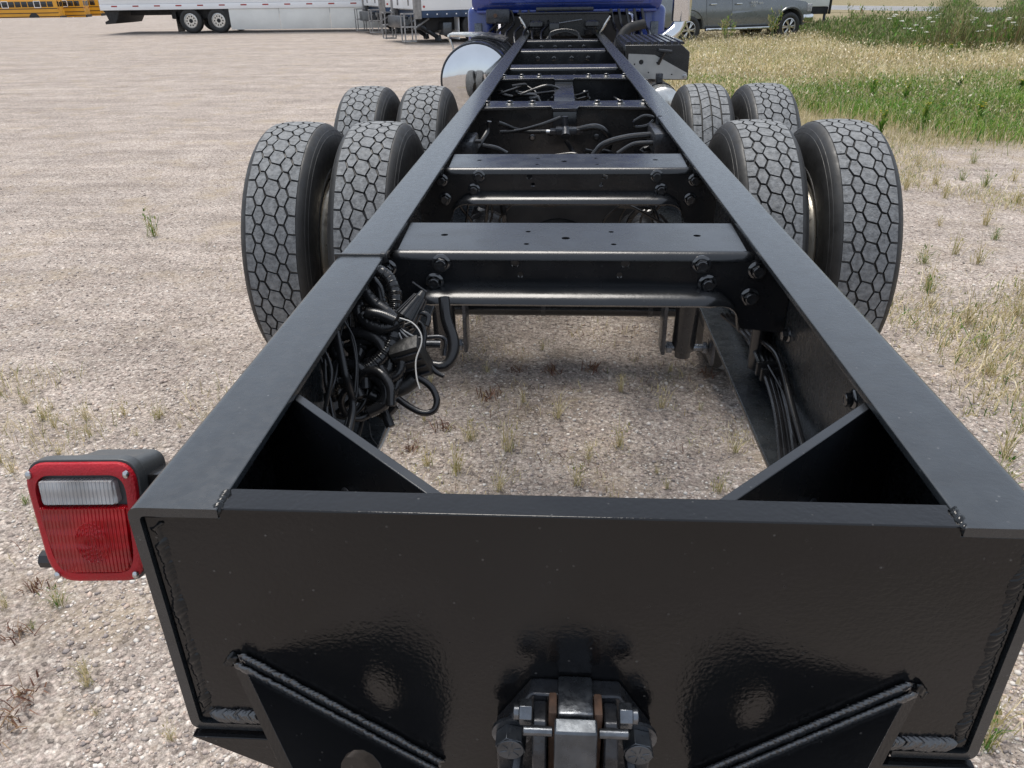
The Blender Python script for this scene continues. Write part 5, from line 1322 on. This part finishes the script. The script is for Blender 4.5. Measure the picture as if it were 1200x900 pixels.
# near green belt
x, y, rr = field(105000, 2.0, 13.0, 7.6, 15.0, lambda x, y, q: (y - 8.6 + .5 * wob(x, y) > 1.6 * q.random(len(x)) - .4 + np.clip(5.2 - x, 0, 3) * 1.0) & (y < 13.6 + .45 * wob(x, y) + q.normal(0, .5, len(x))) & (x > 2.1 + .15 * wob(x, y)) & (x < .62 * y + 3.0), 5)
n = len(x); pt = np.clip(.5 + .3 * np.sin(2.3 * x + 1.1 * y) + .3 * np.sin(3.1 * y - 1.3 * x) + .25 * np.sin(6.1 * x + 4.7 * y), 0, 1)
cg = pick(rr, n, GREEN + GREEN + MIXD[2:3], .35) * (.6 + .75 * pt)[:, None]; st = rr.random(n) < .12 + .2 * (1 - pt); cg[st] = pick(rr, int(st.sum()), DRY)
g1 = blades(x, y, rr.uniform(.06, .26, n) * (.55 + .7 * pt), rr.uniform(.005, .012, n), 1.2, cg, rr)
ls = rr.integers(0, n, 13000); gl = blades(x[ls] + rr.normal(0, .03, 13000), y[ls] + rr.normal(0, .03, 13000), rr.uniform(.02, .05, 13000), rr.uniform(.008, .02, 13000), 2.2, pick(rr, 13000, GREEN + [(.30, .38, .10), (.62, .60, .42)], .3), rr, z=gz(x[ls], y[ls]) + rr.uniform(.03, .24, 13000))
x, y, rr = field(30000, 1.9, 13.0, 7.2, 15.0, lambda x, y, q: (x < .62 * y + 3.0) & (y - 7.8 + .4 * wob(x, y) > 1.2 * q.random(len(x))), 15)
n = len(x); g1b = blades(x, y, rr.uniform(.04, .24, n), rr.uniform(.003, .006, n), 1.0, pick(rr, n, DRY + MIXD), rr)
V, Fc, T = join([g1, g1b, gl])
o = bpy.data.objects.new('green_grass', npmesh('green_grass', V, Fc, 'leaf', T)); col.objects.link(o); tag(o, 'lush green grass belt right of the rear wheels', 'grass', kind='stuff')
# dry belt
x, y, rr = field(95000, 1.5, 17.0, 9.5, 27.0, lambda x, y, q: (y > 12.6 + .6 * wob(x, y) - np.clip(4.2 - x, 0, 2.5) * 1.6 + q.normal(0, .5, len(x))) & (x < .62 * y + 3.2) & ((y < 21.5 + .5 * wob(x, y)) | (x < 8)) & (x > 1.2 + .03 * y), 6)
n = len(x); pt = np.clip(.5 + .3 * np.sin(1.3 * x + .9 * y) + .3 * np.sin(2.1 * y - 1.7 * x) + .25 * np.sin(5.1 * x + 3.7 * y), 0, 1)
d1 = blades(x, y, rr.uniform(.10, .36, n) * (.6 + .6 * pt), rr.uniform(.006, .013, n), 1.1, pick(rr, n, DRY + DRY + MIXD[:2], .4) * (.7 + .5 * pt)[:, None], rr)
ls = rr.integers(0, n, 24000); dl = blades(x[ls] + rr.normal(0, .03, 24000), y[ls] + rr.normal(0, .03, 24000), rr.uniform(.02, .06, 24000), rr.uniform(.014, .03, 24000), 2.0, pick(rr, 24000, DRY + [(.78, .72, .56), (.25, .27, .09)], .3), rr, z=gz(x[ls], y[ls]) + rr.uniform(.05, .30, 24000))
x, y, rr = field(16000, 1.5, 17.0, 13.0, 22.0, lambda x, y, q: (x < .62 * y + 3.2) & (wob(x * 1.3, y) > .5), 16)
n = len(x); d2_ = blades(x, y, rr.uniform(.12, .38, n), rr.uniform(.005, .010, n), .8, pick(rr, n, GREEN + MIXD), rr)
V, Fc, T = join([d1, d2_, dl])
o = bpy.data.objects.new('dry_grass', npmesh('dry_grass', V, Fc, 'leaf', T)); col.objects.link(o); tag(o, 'tan dry grass belt in front of the pickup and weeds', 'grass', kind='stuff')
# tall weeds by the road
def hmap(x, y):
    q_ = x / (y + .56)
    return np.clip(.42 + .16 * wob(x * .8, y * .7) + .75 * np.exp(-((q_ - .455) / .018) ** 2) + .85 * np.exp(-((q_ - .535) / .022) ** 2) + .20 * ((x > 9.2) & (y > 20)), .22, 1.35)
x, y, rr = field(80000, 7.0, 30.0, 19.5, 34.0, lambda x, y, q: (x < .62 * y + 4) & (x > 7.6 + .25 * wob(y, x)) & (y > 20.2 + .5 * wob(x, y) + q.normal(0, .3, len(x))) & (y < 31), 8)
n = len(x); hh = hmap(x, y) * rr.uniform(.45, 1.1, n)
OLIVE = [(.13, .18, .055), (.17, .21, .075), (.10, .145, .045), (.24, .25, .11), (.30, .29, .15), (.09, .15, .035)]
w1 = blades(x, y, hh, rr.uniform(.008, .018, n), .65, pick(rr, n, OLIVE + OLIVE[:3] + MIXD[:2], .35), rr)
k = rr.random(n) < .22 + .5 * (y < 21.4); m_ = int(k.sum())
w2 = blades(x[k], y[k], hh[k] * .85, rr.uniform(.006, .014, m_), .5, pick(rr, m_, [(.20, .12, .07), (.28, .19, .10), (.33, .27, .13), (.16, .10, .06)]), rr)
lf = 60000; q = rr.integers(0, n, lf)                               # leaves on the stalks
w3 = blades(x[q] + rr.normal(0, .06, lf), y[q] + rr.normal(0, .06, lf), rr.uniform(.05, .12, lf), rr.uniform(.02, .04, lf), 1.3, pick(rr, lf, OLIVE + GREEN[:2] + [(.36, .34, .2)], .35), rr, z=gz(x[q], y[q]) + hh[q] * rr.uniform(.2, .95, lf))
V, Fc, T = join([w1, w2, w3])
o = bpy.data.objects.new('tall_weeds', npmesh('tall_weeds', V, Fc, 'leaf', T)); col.objects.link(o); tag(o, 'tall mixed roadside weeds between the dry grass and the road', 'weeds', kind='stuff')

# flowering plants standing out of the field: each a thing with stem, leaves and flower heads
def flower_plant(seed, h, colr, heads, hs, name='flowering_weed'):
    q = np.random.default_rng(seed); rd_ = random.Random(seed)
    t = empty(name)
    b = MB(); tips = []
    for k in range(heads):
        a = rd_.random() * 6.28; d_ = rd_.uniform(.05, .32) * h * .5; zt = h * rd_.uniform(.72, 1.0)
        tip = (math.cos(a) * d_, math.sin(a) * d_, zt); tips.append(tip)
        b.tube([(0, 0, 0), (tip[0] * .25, tip[1] * .25, zt * .5), tip], lambda u: .006 * (1.15 - u), 5, step=.12)
    b.build('stem', 'weed_stem', t)
    n = 26; z = q.uniform(.05, .75, n) * h; aa = q.random(n) * 6.283; d_ = .10 * h * q.random(n)
    V, Fc, T = blades(np.cos(aa) * d_, np.sin(aa) * d_, q.uniform(.08, .16, n), q.uniform(.02, .04, n), 1.3, pick(q, n, GREEN), q, z=z)
    o = bpy.data.objects.new('leaves', npmesh('leaves', V, Fc, 'leaf', T)); col.objects.link(o); o.parent = t
    for tip in tips:
        m2 = 26; aa = q.random(m2) * 6.283; dd = np.sqrt(q.random(m2)) * hs
        cx, cy = tip[0] + np.cos(aa) * dd, tip[1] + np.sin(aa) * dd
        th = aa; s_ = hs * .30
        P = np.zeros((m2, 4, 3)); base = np.stack([cx, cy, tip[2] + .25 * hs * (1 - (dd / hs) ** 2)], 1)
        for j, (ux, uy) in enumerate(((-1, -1), (1, -1), (1, 1), (-1, 1))):
            P[:, j] = base + np.stack([ux * s_ * q.uniform(.6, 1, m2), uy * s_ * q.uniform(.6, 1, m2), q.normal(0, .12 * hs, m2)], 1)
        me = npmesh('flower_head', P.reshape(-1, 3), np.arange(m2 * 4).reshape(-1, 4), 'leaf', np.repeat(pick(q, m2, [colr], .1), 4, 0))
        o = bpy.data.objects.new('flower_head', me); col.objects.link(o); o.parent = t
    return t
surf('weed_stem', (.10, .13, .045), .7)
protos = [flower_plant(300 + i, h, (.74, .74, .68), hd, .052) for i, (h, hd) in enumerate(((.70, 2), (.85, 3), (.55, 1), (.78, 2)))]
rd = random.Random(44); first = set()
for k in range(44):
    pr = protos[k % 4]; o = pr if k < 4 else copy_tree(pr)
    yy = rd.uniform(19.6, 23.5); xx = rd.uniform(8.7, 7.6 + .34 * yy); o.location = (xx, yy, 0); o.rotation_euler = (0, 0, rd.random() * 6.28)
    tag(o, 'flat topped white flowering weed in the tall roadside growth', 'weed', 'white flowering weeds by the road')
yp = [flower_plant(400 + i, .30, (.62, .50, .03), 7, .011, 'yellow_weed') for i in range(3)]
for k in range(22):
    pr = yp[k % 3]; o = pr if k < 3 else copy_tree(pr)
    if k < 9: xx, yy = rd.uniform(7.9, 9.4), rd.uniform(18.4, 19.8)
    else: yy = rd.uniform(8.6, 12.5); xx = rd.uniform(3.4, .60 * yy + 1.4)
    o.location = (xx, yy, 0); o.rotation_euler = (0, 0, rd.random() * 6.28); tag(o, 'small yellow flowering weed in the grass', 'weed', 'yellow flowering weeds in the grass')
# two leggy weeds before the pickup, and a bush beyond its nose
for (xx, yy, h, lab) in ((5.95, 23.2, 1.0, 'leggy pale weed standing before the pickup front door'), (4.55, 22.6, .85, 'leggy pale weed standing beside the pickup rear wheel'), (8.6, 24.8, 1.05, 'leafy weed with reddish tips at the nose of the pickup')):
    q = np.random.default_rng(int(h * 1000)); rd_ = random.Random(int(h * 977)); t = empty('tall_weed', (xx, yy, 0)); tag(t, lab, 'weed')
    b = MB(); pts_ = []
    for k in range(7):
        a = rd_.random() * 6.28; d_ = rd_.uniform(.08, .28); zt = h * rd_.uniform(.6, 1.0)
        P_ = [(0, 0, .0), (math.cos(a) * d_ * .4, math.sin(a) * d_ * .4, zt * .5), (math.cos(a) * d_, math.sin(a) * d_, zt)]
        b.tube(P_, lambda u: .009 * (1.2 - u), 5, step=.1); pts_ += [Vector(P_[1]).lerp(Vector(P_[2]), rd_.random()) for _ in range(26)]
    b.build('stem', 'weed_stem', t)
    m2 = len(pts_); P_ = np.array([tuple(p) for p in pts_]) + q.normal(0, .03, (m2, 3))
    V, Fc, T = blades(P_[:, 0], P_[:, 1], q.uniform(.05, .11, m2), q.uniform(.015, .03, m2), 1.6, pick(q, m2, GREEN[2:] + MIXD + ([(.3, .12, .08)] if h > 1.02 else [])), q, z=P_[:, 2])
    o = bpy.data.objects.new('leaves', npmesh('leaves', V, Fc, 'leaf', T)); col.objects.link(o); o.parent = t
